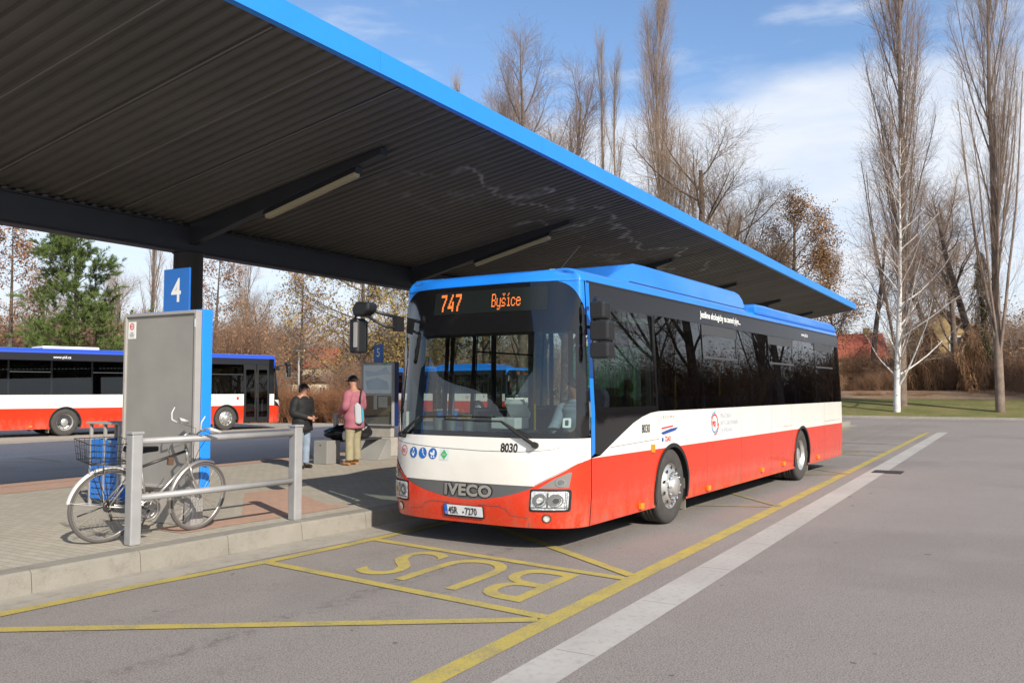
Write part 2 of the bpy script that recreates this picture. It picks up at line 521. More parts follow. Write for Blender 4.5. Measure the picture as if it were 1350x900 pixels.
def link_mesh(name, me, m, parent=None, smooth=False, loc=None, rz=None):
    ms = m if isinstance(m, (list, tuple)) else [m]
    for x in ms: me.materials.append(M[x] if isinstance(x, str) else x)
    if smooth: me.polygons.foreach_set('use_smooth', [True] * len(me.polygons))
    o = D.objects.new(name, me)
    C.objects.link(o)
    if parent: o.parent = parent
    if loc: o.location = loc
    if rz: o.rotation_euler = (0, 0, rz)
    return o


class MB:
    def __init__(s):
        s.v = []; s.f = []; s.mi = []; s.cur = 0; s.sm = []; s.smooth = False
    def face(s, idx):
        s.f.append(idx); s.mi.append(s.cur); s.sm.append(s.smooth)
    def add(s, vs, fs, smooth=False):
        b = len(s.v); s.v += [tuple(p) for p in vs]
        for f in fs:
            s.f.append([b + i for i in f]); s.mi.append(s.cur); s.sm.append(smooth)
    def box(s, x0, x1, y0, y1, z0, z1):
        s.add([(x0, y0, z0), (x1, y0, z0), (x1, y1, z0), (x0, y1, z0), (x0, y0, z1), (x1, y0, z1), (x1, y1, z1), (x0, y1, z1)],
              [(0, 3, 2, 1), (4, 5, 6, 7), (0, 1, 5, 4), (1, 2, 6, 5), (2, 3, 7, 6), (3, 0, 4, 7)])
    def obox(s, c, ax, ay, az):
        """oriented box: centre and three half-axis vectors"""
        c, ax, ay, az = map(Vector, (c, ax, ay, az))
        p = [c + ax * i + ay * j + az * k for k in (-1, 1) for i, j in ((-1, -1), (1, -1), (1, 1), (-1, 1))]
        s.add(p, [(0, 3, 2, 1), (4, 5, 6, 7), (0, 1, 5, 4), (1, 2, 6, 5), (2, 3, 7, 6), (3, 0, 4, 7)])
    def tube(s, pts, r, sides=8, cap=True, smooth=True):
        pts = [Vector(p) for p in pts]
        n = len(pts)
        rs = r if isinstance(r, (list, tuple)) else [r] * n
        d0 = (pts[1] - pts[0]).normalized()
        ref = Vector((0, 0, 1)) if abs(d0.z) < 0.9 else Vector((1, 0, 0))
        u = d0.cross(ref).normalized()
        vs = []
        for i, p in enumerate(pts):
            if i == 0: d = pts[1] - pts[0]
            elif i == n - 1: d = pts[-1] - pts[-2]
            else: d = (pts[i + 1] - pts[i]).normalized() + (pts[i] - pts[i - 1]).normalized()
            d.normalize()
            u = (u - d * u.dot(d))
            if u.length < 1e-5: u = d.orthogonal()
            u.normalize()
            w = d.cross(u)
            for k in range(sides):
                a = 2 * math.pi * k / sides
                vs.append(p + (u * math.cos(a) + w * math.sin(a)) * rs[i])
        fs = [(i * sides + k, i * sides + (k + 1) % sides, (i + 1) * sides + (k + 1) % sides, (i + 1) * sides + k)
              for i in range(n - 1) for k in range(sides)]
        s.add(vs, fs, smooth)
        if cap:
            b = len(s.v) - n * sides
            s.f.append([b + k for k in range(sides)][::-1]); s.mi.append(s.cur); s.sm.append(False)
            s.f.append([b + (n - 1) * sides + k for k in range(sides)]); s.mi.append(s.cur); s.sm.append(False)
    def lathe(s, prof, c=(0, 0, 0), axis='y', seg=40, smooth=True, closed=False):
        """profile of (radius, along) turned about the axis through c"""
        vs = []
        for k in range(seg):
            a = 2 * math.pi * k / seg
            for r, h in prof:
                p = (r * math.cos(a), h, r * math.sin(a)) if axis == 'y' else ((h, r * math.cos(a), r * math.sin(a)) if axis == 'x' else (r * math.cos(a), r * math.sin(a), h))
                vs.append((c[0] + p[0], c[1] + p[1], c[2] + p[2]))
        m = len(prof)
        rng = m if closed else m - 1
        fs = [(k * m + j, k * m + (j + 1) % m, ((k + 1) % seg) * m + (j + 1) % m, ((k + 1) % seg) * m + j) for k in range(seg) for j in range(rng)]
        s.add(vs, fs, smooth)
    def prism(s, poly, fn0, fn1):
        n = len(poly)
        vs = [fn0(*p) for p in poly] + [fn1(*p) for p in poly]
        fs = [list(range(n))[::-1], list(range(n, 2 * n))] + [(i, (i + 1) % n, n + (i + 1) % n, n + i) for i in range(n)]
        s.add(vs, fs)
    def build(s, name, m, parent=None, bevel=0.0, recalc=True, loc=None, rz=None):
        me = D.meshes.new(name)
        me.from_pydata(s.v, [], s.f)
        me.polygons.foreach_set('material_index', s.mi)
        me.polygons.foreach_set('use_smooth', s.sm)
        if recalc:
            bm = bmesh.new(); bm.from_mesh(me)
            bmesh.ops.recalc_face_normals(bm, faces=bm.faces)
            bm.to_mesh(me); bm.free()
        o = link_mesh(name, me, m, parent, False, loc, rz)
        if bevel:
            b = o.modifiers.new('bevel', 'BEVEL'); b.width = bevel; b.segments = 2; b.limit_method = 'ANGLE'; b.angle_limit = R(40)
        return o


def rrect(x0, x1, y0, y1, r, n=6):
    rs = r if isinstance(r, (tuple, list)) else (r, r, r, r)   # bl, br, tr, tl
    out = []
    for (cx, cy, a0, rr) in ((x0, y0, 180, rs[0]), (x1, y0, 270, rs[1]), (x1, y1, 0, rs[2]), (x0, y1, 90, rs[3])):
        sx = 1 if cx == x0 else -1
        sy = 1 if cy == y0 else -1
        if rr <= 0: out.append((cx, cy)); continue
        for k in range(n + 1):
            a = R(a0 + 90 * k / n)
            out.append((cx + sx * rr + rr * math.cos(a), cy + sy * rr + rr * math.sin(a)))
    return out


def circle(cx, cy, r, n=20, ry=None):
    return [(cx + r * math.cos(2 * math.pi * k / n), cy + (ry or r) * math.sin(2 * math.pi * k / n)) for k in range(n)]


def text2d(body, size, sx=1.0, x=0.0, y=0.0, align='LEFT', space=1.0, bold=0.0):
    cu = D.curves.new('t', 'FONT')
    cu.body = body; cu.size = size; cu.align_x = align; cu.space_character = space
    cu.offset = bold
    cu.resolution_u = 4
    ob = D.objects.new('t', cu)
    me = D.meshes.new_from_object(ob)
    vs = [(v.co.x * sx + x, v.co.y + y) for v in me.vertices]
    fs = [list(p.vertices) for p in me.polygons]
    D.objects.remove(ob); D.curves.remove(cu); D.meshes.remove(me)
    return vs, fs


def surf_mesh(name, loops=None, vf=None, fn=None, m=None, parent=None, grid=(0.12, 0.12), centre=None, smooth=True, merge=True):
    """flat outlines (with holes) or flat faces, cut on a grid and laid onto a surface fn(x, y)"""
    bm = bmesh.new()
    if loops is not None:
        ed = []
        for lp in loops:
            vv = [bm.verts.new((p[0], p[1], 0)) for p in lp]
            ed += [bm.edges.new((vv[i], vv[(i + 1) % len(vv)])) for i in range(len(vv))]
        bmesh.ops.triangle_fill(bm, use_beauty=True, use_dissolve=False, edges=ed)
    if vf is not None:
        for vs, fs in (vf if isinstance(vf, list) else [vf]):
            vv = [bm.verts.new((p[0], p[1], 0)) for p in vs]
            for f in fs:
                try: bm.faces.new([vv[i] for i in f])
                except ValueError: pass
    bm.verts.ensure_lookup_table()
    xs = [v.co.x for v in bm.verts]; ys = [v.co.y for v in bm.verts]
    for ax, (lo, hi), st in ((0, (min(xs), max(xs)), grid[0]), (1, (min(ys), max(ys)), grid[1])):
        if not st: continue
        k = math.floor(lo / st) + 1
        while k * st < hi - 1e-6:
            co = [0, 0, 0]; co[ax] = k * st
            no = [0, 0, 0]; no[ax] = 1
            bmesh.ops.bisect_plane(bm, geom=bm.verts[:] + bm.edges[:] + bm.faces[:], dist=1e-6, plane_co=co, plane_no=no)
            k += 1
    for v in bm.verts: v.co = Vector(fn(v.co.x, v.co.y))
    bm.normal_update()
    if centre is not None:
        for f in bm.faces:
            c = f.calc_center_median()
            if f.normal.dot(Vector(centre(c))) < 0: f.normal_flip()
    me = D.meshes.new(name)
    bm.to_mesh(me); bm.free()
    return link_mesh(name, me, m, parent, smooth)
# ------------------------------------------------------------------ the bus
L0, L1, BW = -2.2, 9.55, 2.55
HW = BW / 2


def interp(x, tab):
    if x <= tab[0][0]: return tab[0][1]
    for (a, va), (b, vb) in zip(tab, tab[1:]):
        if x <= b: return va + (vb - va) * (x - a) / (b - a)
    return tab[-1][1]


def inset(z): return interp(z, [(0.2, 0.03), (0.6, 0.0), (1.43, 0.0), (2.87, 0.07), (3.1, 0.2)])
def lean(z): return interp(z, [(0.2, 0.05), (0.45, 0.0), (1.0, 0.02), (1.2, 0.05), (2.3, 0.19), (2.87, 0.27)])


_arc = [(0.0, 0.0)]
_ws = [HW * math.sin(math.pi / 2 * k / 300) for k in range(301)]
def plan_u(w): return L0 - 0.55 * max(0.0, 1 - (abs(w) / HW) ** 4) ** 0.5
for a_, b_ in zip(_ws, _ws[1:]):
    _arc.append((b_, _arc[-1][1] + math.hypot(b_ - a_, plan_u(b_) - plan_u(a_))))
SMAX = _arc[-1][1]
_inv = [(s, w) for w, s in _arc]
def w2s(w): return math.copysign(interp(abs(w), _arc), w)
def s2w(s): return math.copysign(interp(abs(s), _inv), s)


def near(u, z, d=0.0): return (u, inset(z) - d, z)
def far(u, z, d=0.0): return (u, BW - inset(z) + d, z)
def front0(s, z):
    w = s2w(s)
    k = 1 - (abs(w) / HW) ** 14
    return Vector((plan_u(w) + lean(z) * k, HW - w * (1 - inset(z) / HW), z))
def front(s, z, d=0.0):
    p = front0(s, z)
    if not d: return tuple(p)
    e = 0.01
    s0, s1 = max(-SMAX, s - e), min(SMAX, s + e)
    n = (front0(s1, z) - front0(s0, z)).cross(front0(s, z + e) - front0(s, z - e))
    n.normalize()
    if n.dot(p - Vector((0.5, HW, 1.5))) < 0: n = -n
    return tuple(p + n * d)
def frontw(w, z, d=0.0): return front(w2s(w), z, d)


def outward(c): return (c.x - max(0.0, min(8.0, c.x)), c.y - HW, 0.0 if c.z < 2.8 else 0.3)


def W(loop): return [(w2s(w), z) for w, z in loop]


def dense(pts, step=0.05):
    out = []
    for (x0, y0), (x1, y1) in zip(pts, pts[1:]):
        n = max(1, int(math.hypot(x1 - x0, y1 - y0) / step))
        out += [(x0 + (x1 - x0) * k / n, y0 + (y1 - y0) * k / n) for k in range(n)]
    return out + [pts[-1]]


def stripe(pts, w):
    """polyline as a thin flat band"""
    l, r = [], []
    for i, p in enumerate(pts):
        a = Vector(pts[max(0, i - 1)]); b = Vector(pts[min(len(pts) - 1, i + 1)])
        t = (b - a).normalized(); n = Vector((-t.y, t.x)) * w / 2
        l.append((p[0] + n.x, p[1] + n.y)); r.append((p[0] - n.x, p[1] - n.y))
    m = len(pts)
    return l + r, [(i, i + 1, m + i + 1, m + i) for i in range(m - 1)]


ARCH = [0.0, 6.25]
AZ, AR = 0.46, 0.535


def skirt(u0, u1, top, bot=0.26):
    out = [(u0, bot)]
    for c in ARCH:
        if u0 < c < u1:
            h = math.sqrt(AR * AR - (AZ - bot) ** 2)
            out.append((c - h, bot))
            a0 = math.atan2(bot - AZ, -h); a0 += 2 * math.pi if a0 < 0 else 0
            a1 = math.atan2(bot - AZ, h)
            for k in range(1, 28):
                a = a0 + (a1 - a0) * k / 28
                out.append((c + AR * math.cos(a), min(top - 0.004, AZ + AR * math.sin(a))))
            out.append((c + h, bot))
    return out + [(u1, bot), (u1, top), (u0, top)]


FONT7 = {'7': ["1111111", "1111111", "0000011", "0000011", "0000110", "0000110", "0001100", "0001100", "0011000", "0011000", "0011000", "0011000"],
         '4': ["0000110", "0000110", "0001100", "0001100", "0011000", "0011011", "0110011", "0110011", "1111111", "1111111", "0000011", "0000011"]}
FONT5 = {'B': ["11110", "10001", "10001", "10001", "11110", "10001", "10001", "10001", "11110", "", ""],
         'y': ["", "", "", "10001", "10001", "10001", "10001", "10001", "01111", "00001", "01110"],
         's': ["01010", "00100", "", "01110", "10001", "10000", "01110", "00001", "11110", "", ""],
         'i': ["00100", "01000", "", "01100", "00100", "00100", "00100", "00100", "01110", "", ""],
         'c': ["", "", "", "01110", "10001", "10000", "10000", "10001", "01110", "", ""],
         'e': ["", "", "", "01110", "10001", "11111", "10000", "10001", "01110", "", ""]}


def wheel(parent, u, outer_y, sgn, rear, R0=0.478):
    """wheel mesh = rim dish; tyre, hub and nuts below it. sgn -1 faces -y"""
    f = (lambda h: outer_y + h * (-sgn))          # h measured inwards from the outer face
    width = 0.56 if rear else 0.285
    mb = MB()
    if rear: prof = [(0.29, 0.0), (0.285, 0.02), (0.262, 0.03), (0.25, 0.10), (0.24, 0.155), (0.15, 0.165), (0.13, 0.15), (0.125, 0.06), (0.11, 0.045), (0.0, 0.045)]
    else: prof = [(0.29, 0.0), (0.283, 0.02), (0.27, 0.035), (0.255, 0.03), (0.225, -0.012), (0.19, -0.035), (0.145, -0.04), (0.125, -0.03), (0.12, -0.07), (0.10, -0.095), (0.0, -0.10)]
    mb.lathe([(r, f(h)) for r, h in prof], (u, 0, R0))
    o = mb.build('wheel', 'wheel_silver', parent)
    mb = MB()
    t = [(0.285, 0.0), (0.30, -0.006), (0.36, -0.014), (0.42, -0.010), (0.455, 0.004), (0.472, 0.022), (R0, 0.045)]
    gr = []
    for gx in (0.09, 0.14, 0.19):
        gr += [(R0, gx - 0.008), (R0 - 0.012, gx - 0.005), (R0 - 0.012, gx + 0.005), (R0, gx + 0.008)]
    t += gr + [(R0, 0.245), (0.455, 0.28), (0.40, 0.29), (0.285, 0.28)]
    if rear:
        t2 = [(r, h + 0.29) for r, h in t]; t = t + t2
    mb.lathe([(r, f(h)) for r, h in t], (u, 0, R0), seg=56)
    mb.build('tyre', 'rubber', o)
    mb = MB()
    for k in range(10):
        a = 2 * math.pi * k / 10
        c = (u + 0.165 * math.cos(a), 0, R0 + 0.165 * math.sin(a))
        h0 = 0.165 if rear else -0.038
        mb.lathe([(0.017, f(h0)), (0.017, f(h0 - 0.035)), (0.010, f(h0 - 0.045)), (0.0, f(h0 - 0.045))], c, seg=8)
    h0 = 0.163 if rear else -0.041
    mb.lathe([(0.178, f(h0)), (0.178, f(h0 - 0.006)), (0.150, f(h0 - 0.006)), (0.150, f(h0))], (u, 0, R0), seg=30, closed=True)
    mb.build('wheel_nuts', 'chrome', o)
    mb = MB()
    for k in range(10):
        a = 2 * math.pi * (k + 0.5) / 10
        rr = 0.232; h0 = 0.150 if rear else -0.010
        mb.lathe([(0.024, f(h0 - 0.012)), (0.0, f(h0 - 0.012))], (u + rr * math.cos(a), 0, R0 + rr * math.sin(a)), seg=12)
    mb.build('hand_holes', 'soft_black', o)
    return o


def seat_mesh():
    mb = MB()
    mb.box(-0.22, 0.22, -0.44, 0.44, 0.42, 0.52)
    for y in (-0.225, 0.225):
        mb.prism(rrect(0.5, 1.18, y - 0.205, y + 0.205, (0.02, 0.09, 0.09, 0.02)), lambda z, yy: (0.20 + (z - 0.5) * 0.16, yy, z), lambda z, yy: (0.27 + (z - 0.5) * 0.16, yy, z))
    mb.box(-0.1, 0.1, -0.35, 0.35, 0.02, 0.42)
    return mb


def build_bus(name, label, cat, group, gas, blue='bus_blue'):
    """local x runs from the front axle to the rear, y from the driver's side to the door side"""
    root = empty(name)
    tag(root, label, cat, group)
    doors = [(-1.98, -0.78), (2.75, 3.95)]
    GB, GT, BT = 1.43, 2.62, 2.87

    def S(nm, loops, fn, m, parent=root, grid=(0.3, 0.24), d=0.0, vf=None):
        return surf_mesh(nm, loops, vf, (lambda x, y: fn(x, y, d)) if d else fn, m, parent, grid, outward)

    # ---- driver's side: skirt, white band with its swoosh, blue pillar, dark band
    side = S('side_skirt', [skirt(L0, L1, 0.97)], near, 'bus_red', grid=(0.4, 0.2))
    sw = [(-2.20, 0.972), (-2.0, 0.985), (-1.80, 1.065), (-1.45, 1.20), (-1.15, 1.31), (-0.9, 1.375), (-0.66, 1.415), (-0.42, GB)]
    S('side_band', [[(L0, 0.97)] + [(L1, 0.97), (L1, GB)] + sw[::-1][:-1]], near, 'bus_white')
    S('corner_pillar', [[(L0, 0.985), (L0 + 0.085, 1.02), (L0 + 0.085, BT), (L0, BT)]], near, blue)
    S('cab_lower_panel', [[(L0 + 0.087, 1.01), (-2.0, 0.99)] + sw[2:] + [(-0.42, 1.475), (L0 + 0.087, 1.475)]], near, 'gloss_black')
    S('roof_band', [[(L0 + 0.087, GT), (L1, GT), (L1, BT), (L0 + 0.087, BT)]], near, 'band_grey')
    bays = [-0.42, 1.17, 2.71, 4.29, 5.86, 7.42, 8.92, L1 - 0.10]
    S('window', [rrect(L0 + 0.13, -0.48, 1.50, GT - 0.02, 0.03, 2)], near, 'cab_glass')
    S('cab_window_frame', [[(L0 + 0.087, 1.475), (-0.42, 1.475), (-0.42, GT), (L0 + 0.087, GT)], rrect(L0 + 0.13, -0.48, 1.50, GT - 0.02, 0.03, 2)], near, 'gloss_black')
    for i, (a, b) in enumerate(zip(bays, bays[1:])):
        w = S('window', [[(a + 0.012, GB + 0.004), (b - 0.012, GB + 0.004), (b - 0.012, GT - 0.004), (a + 0.012, GT - 0.004)]], near, 'tinted_glass')
        if i in (1, 3, 5):
            S('hopper_vent', [[(a + 0.03, 2.47), (b - 0.03, 2.47), (b - 0.03, GT - 0.008), (a + 0.03, GT - 0.008)]], near, 'vent_grey', w, d=0.006)
            S('hopper_rail', [[(a + 0.03, 2.13), (b - 0.03, 2.13), (b - 0.03, 2.165), (a + 0.03, 2.165)]], near, 'vent_grey', w, d=0.012)
            for x in (a + 0.05, b - 0.05): S('hopper_post', [[(x - 0.02, 2.165), (x + 0.02, 2.165), (x + 0.02, 2.47), (x - 0.02, 2.47)]], near, 'gloss_black', w, d=0.008)
    for x in bays[1:-1]: S('side_pillar', [[(x - 0.013, GB), (x + 0.013, GB), (x + 0.013, GT), (x - 0.013, GT)]], near, 'gloss_black', d=-0.004)
    S('side_pillar', [[(L1 - 0.088, GB), (L1, GB), (L1, GT), (L1 - 0.088, GT)]], near, 'gloss_black', d=-0.004)
    mb = MB()                                           # posts behind the glass
    for x in bays[:-1]:
        for y0, y1 in ((0.05, 0.11), (BW - 0.11, BW - 0.05)):
            if y0 > 1 and any(p - .1 < x < q + .1 for p, q in doors): continue
            mb.box(x - 0.05, x + 0.05, y0 + 0.04, y1 + (0.04 if y0 < 1 else -0.04), 0.9, 2.8)
    mb.build('window_posts', 'interior_dark', root)
    # ---- door side
    segs = [(L0, doors[0][0]), (doors[0][1], doors[1][0]), (doors[1][1], L1)]
    for a, b in segs:
        S('side_skirt', [skirt(a, b, 0.97)], far, 'bus_red', grid=(0.4, 0.2))
        S('side_band', [[(a, 0.97), (b, 0.97), (b, GB), (a, GB)]], far, 'bus_white')
        if b - a > 0.5:
            n = max(1, round((b - a) / 1.5))
            for k in range(n):
                p, q = a + (b - a) * k / n, a + (b - a) * (k + 1) / n
                w = S('window', [[(p + 0.03, GB + 0.02), (q - 0.03, GB + 0.02), (q - 0.03, GT - 0.02), (p + 0.03, GT - 0.02)]], far, 'door_glass' if (gas and q < 3) else 'dark_glass')
                S('window_frame', [[(p, GB), (q, GB), (q, GT), (p, GT)], [(p + 0.03, GB + 0.02), (q - 0.03, GB + 0.02), (q - 0.03, GT - 0.02), (p + 0.03, GT - 0.02)]], far, 'gloss_black', w)
                if k % 2 == 0: S('hopper_rail', [[(p + 0.03, 2.2), (q - 0.03, 2.2), (q - 0.03, 2.225), (p + 0.03, 2.225)]], far, 'vent_grey', w, d=0.01)
        else:
            S('corner_panel', [[(a, GB), (b, GB), (b, BT), (a, BT)]], far, 'gloss_black')
    S('roof_band', [[(L0 + 0.22, GT), (L1, GT), (L1, BT), (L0 + 0.22, BT)]], far, 'band_grey', d=0.001)
    for a, b in doors:
        mid = (a + b) / 2
        for p, q in ((a, mid), (mid, b)):
            pane = rrect(p + 0.10, q - 0.10, 0.50, 2.42, 0.05, 3)
            dl = S('door', [rrect(p + 0.012, q - 0.012, 0.30, GT, 0.02, 2), pane], far, 'black_plastic', d=-0.006)
            S('door_pane', [pane], far, 'door_glass' if gas else 'dark_glass', dl, d=-0.012)
        mb = MB()
        mb.tube([(mid - 0.05, BW - 0.14, 0.9), (mid - 0.05, BW - 0.14, 1.9)], 0.014, 8)
        mb.build('door_rail', 'dull_silver', root)
    # ---- front: red apron, grey grille, white panel, windscreen
    GRT = 0.69
    v_near = [(1.2749, 0.97), (1.22, 0.925), (1.15, 0.865), (1.0, 0.775), (0.86, GRT + 0.005)]
    arc = [(0.86 - 1.72 * k / 30, GRT - 0.175 * math.sin(math.pi * k / 30) ** 0.8) for k in range(1, 30)]
    v_far = [(-w, z) for w, z in v_near[::-1]]
    bot = dense([(-1.2749, 0.26), (1.2749, 0.26)], 0.08)
    S('front_apron', [W(bot + v_near + arc + v_far)], front, 'bus_red', grid=(0.1, 0.1))
    gt = dense([(-0.86, GRT + 0.005), (0.86, GRT + 0.005)], 0.06)
    S('grille', [W(gt + arc)], front, 'grille_grey', grid=(0.1, 0.1), d=-0.004)
    top = dense([(1.2749, 1.185), (-1.2749, 1.185)], 0.06)
    S('front_panel', [W(gt + v_near[::-1][1:] + top + v_far[:-1])], front, 'bus_white', grid=(0.1, 0.1))
    # windscreen with its black frame, display mask above
    MT = 2.865
    ol = rrect(-1.2735, 1.2735, 1.19, MT, (0.03, 0.03, 0.30, 0.30), 10)
    gl = rrect(-1.205, 1.205, 1.245, 2.32, (0.07, 0.07, 0.04, 0.04), 5)
    ol = dense(ol + [ol[0]], 0.09)[:-1]; gl = dense(gl + [gl[0]], 0.09)[:-1]
    S('windscreen_frame', [W(ol), W(gl)], front, 'gloss_black', grid=(0.08, 0.12))
    S('windscreen', [W(gl)], front, 'windscreen_glass', grid=(0.08, 0.12))
    # blue metal that shows round the rounded upper corners of the black frame
    for sg in (1, -1):
        S('corner_pillar', [W([(sg * w, z) for w, z in dense([(1.15, 2.5), (1.2749, 2.5), (1.2749, 2.875), (0.9, 2.875), (0.9, 2.65), (1.15, 2.5)], 0.1)[:-1]])], front, blue, grid=(0.05, 0.2), d=-0.006)
    S('front_header', [W(dense([(-0.95, MT), (0.95, MT)], 0.06) + dense([(0.95, 2.875), (-0.95, 2.875)], 0.06))], front, blue, grid=(0.1, 0))
    # destination display
    S('route_display', [W(dense([(-0.64, 2.55), (0.92, 2.55), (0.92, 2.81), (-0.64, 2.81), (-0.64, 2.55)], 0.1)[:-1])], front, 'screen_dark', grid=(0.08, 0.1), d=0.003)
    if gas:
        def put(glyph, x0, z0, px, pz, rows):
            dots = []
            for r, row in enumerate(glyph):
                for cc, ch in enumerate(row):
                    if ch == '1':
                        x = x0 + cc * px; z = z0 + (rows - 1 - r) * pz
                        dots.append(([(w2s(x), z), (w2s(x + px * 0.86), z), (w2s(x + px * 0.86), z + pz * 0.84), (w2s(x), z + pz * 0.84)], [(0, 1, 2, 3)]))
            S('route_letter', None, front, 'orange_led', vf=dots, grid=(0, 0), d=0.006)
        x = -0.535
        for ch in '747': put(FONT7[ch], x, 2.585, 0.0125, 0.0165, 12); x += 0.110
        x = 0.215
        for ch in 'Bysice': put(FONT5[ch], x, 2.575, 0.0115, 0.0165, 11); x += 0.068 if ch != 'i' else 0.060
    # lamps
    for sg in (1, -1):
        def P(l): return W([(sg * w, z) for w, z in l])
        fr = S('headlight', [P(rrect(0.815, 1.185, 0.435, 0.665, 0.02, 2))], front, 'soft_black', grid=(0.05, 0.1), d=0.003)
        S('reflector', [P(rrect(0.83, 1.165, 0.455, 0.645, 0.02, 2))], front, 'lamp_silver', fr, (0.03, 0.05), d=0.006)
        for cx, r in ((0.915, 0.070), (1.06, 0.068)):
            S('lens', [P(circle(cx, 0.552, r, 24)), P(circle(cx, 0.552, r * 0.86, 24))], front, 'chrome', fr, (0.03, 0.05), d=0.014)
            S('lens', [P(circle(cx - 0.006, 0.556, r * 0.84, 20)), P(circle(cx + 0.006, 0.55, r * 0.5, 18))], front, 'lamp_grey', fr, (0.03, 0.05), d=0.010)
        S('lens', [P(circle(1.066, 0.55, 0.030, 16))], front, 'vent_grey', fr, (0.03, 0.05), d=0.0125)
        S('lens', [P([(0.885, 0.50), (0.94, 0.515), (0.965, 0.56), (0.95, 0.545), (0.92, 0.525)])], front, 'vent_grey', fr, (0.03, 0.05), d=0.0125)
        S('lens', [P(rrect(0.985, 1.0, 0.475, 0.63, 0.004, 1))], front, 'grille_grey', fr, (0.03, 0.05), d=0.0125)
        S('bezel_ribs', None, front, 'grille_grey', fr, (0.05, 0.1), d=0.011,
          vf=[stripe(P([(x, 0.46), (x, 0.64)]), 0.005) for x in (1.14, 1.152)] + [stripe(P([(0.83, 0.478), (1.165, 0.478)]), 0.01)])
        S('headlight_glass', [P(rrect(0.83, 1.165, 0.455, 0.645, 0.02, 2))], front, 'lamp_glass', fr, (0.05, 0.1), d=0.02)
        tl = S('indicator_lamp', [P([(0.90, 0.672), (1.165, 0.682), (1.185, 0.835), (1.17, 0.84), (1.05, 0.775)])], front, 'lamp_grey', grid=(0.05, 0.1), d=0.004)
        S('lens', [P(circle(1.10, 0.735, 0.045, 20)), P(circle(1.10, 0.735, 0.028, 20))], front, 'chrome', tl, (0.03, 0.05), d=0.012)
        S('lens', [P(circle(1.10, 0.735, 0.020, 20))], front, 'grille_grey', tl, (0.03, 0.05), d=0.010)
        fg = S('fog_lamp', [P(circle(0.985, 0.365, 0.045, 20))], front, 'soft_black', grid=(0.05, 0.1), d=0.003)
        S('lens', [P(circle(0.985, 0.365, 0.036, 20))], front, 'lamp_silver', fg, (0.03, 0.05), d=0.008)
        S('lens', [P(circle(0.985, 0.365, 0.036, 20)), P(circle(0.985, 0.365, 0.030, 20))], front, 'chrome', fg, (0.03, 0.05), d=0.012)
    # number plate
    pl = S('number_plate', [W(dense(rrect(-0.272, 0.272, 0.318, 0.452, 0.012, 2), 0.1))], front, 'soft_black', grid=(0.1, 0), d=0.014)
    S('plate_face', [W(dense(rrect(-0.26, 0.26, 0.338, 0.448, 0.008, 2), 0.1))], front, 'plate_white', pl, (0.1, 0), d=0.018)
    S('plate_band', [W(rrect(-0.26, -0.215, 0.338, 0.448, 0.008, 2))], front, 'plate_blue', pl, (0.1, 0), d=0.020)
    if gas:
        S('plate_lettering', None, front, 'ink', pl, (0.06, 0), d=0.0225, vf=[text2d('4SR', 0.108, 0.74, -0.20, 0.355, bold=0.0015), text2d('7270', 0.108, 0.74, 0.025, 0.355, bold=0.0015), (circle(0.0, 0.378, 0.011, 10), [tuple(range(10))])])
        S('plate_band_lettering', None, front, 'plate_white', pl, (0.06, 0), d=0.0225, vf=[text2d('CZ', 0.03, 0.8, -0.2535, 0.348)])
        # maker's letters on the grille, numbers and signs
        def tx(body, size, sx, w, z, **k):
            vs, fs = text2d(body, size, sx, 0, 0, **k)
            return [(w2s(w + x), z + y) for x, y in vs], fs
        S('maker_letters', None, front, 'soft_black', vf=[tx('IVECO', 0.168, 1.26, -0.265, 0.557, space=1.05, bold=0.014)], grid=(0.06, 0), d=0.004)
        S('maker_letters', None, front, 'chrome', vf=[tx('IVECO', 0.168, 1.26, -0.265, 0.557, space=1.05, bold=0.007)], grid=(0.06, 0), d=0.012)
        S('fleet_number', None, front, 'ink', vf=[tx('8030', 0.128, 0.80, 0.46, 1.04, bold=0.004)], grid=(0.06, 0), d=0.003)
        st = S('pictogram_sign', [W(circle(-0.92, 1.0, 0.062, 28)), W(circle(-0.92, 1.0, 0.053, 28))], front, 'logo_red', grid=(0.05, 0), d=0.003)
        S('logo_letters', None, front, 'logo_red', vf=[tx('PID', 0.062, 0.8, -0.965, 0.977, bold=0.0015)], grid=(0.05, 0), d=0.004)
        for k, cx in enumerate((-0.745, -0.595, -0.445)):
            s_ = S('pictogram_sign', [W(circle(cx, 0.985, 0.062, 28))], front, 'sign_blue', grid=(0.05, 0), d=0.003)
            if k == 0: vf = [W(rrect(cx - 0.013, cx + 0.013, 0.945, 1.005, 0.006, 2)), W(circle(cx, 1.022, 0.012, 10)), W([(cx - 0.028, 0.975), (cx, 1.005), (cx + 0.028, 0.975), (cx + 0.013, 0.975)])]
            elif k == 1: vf = [W(circle(cx - 0.005, 0.966, 0.026, 16)), W(circle(cx - 0.002, 1.025, 0.010, 10)), W([(cx - 0.008, 0.99), (cx + 0.004, 0.99), (cx + 0.004, 1.012), (cx - 0.008, 1.012)]), W([(cx + 0.01, 0.985), (cx + 0.034, 0.955), (cx + 0.026, 0.95), (cx - 0.002, 0.983)])]
            else: vf = [W([(cx - 0.036, 1.0), (cx + 0.032, 0.985), (cx + 0.02, 0.965), (cx - 0.02, 0.965), (cx - 0.036, 0.985)]), W(circle(cx - 0.015, 0.948, 0.011, 10)), W(circle(cx + 0.018, 0.948, 0.011, 10)), W([(cx, 0.992), (cx + 0.032, 0.99), (cx + 0.024, 1.02), (cx + 0.004, 1.025)])]
            S('pictogram', vf, front, 'white_plastic', s_, (0.05, 0), d=0.0055)
        gs = S('gas_sticker', [W(rrect(-0.345, -0.22, 0.92, 1.04, 0.005, 1))], front, 'sticker_pale', grid=(0.05, 0), d=0.003)
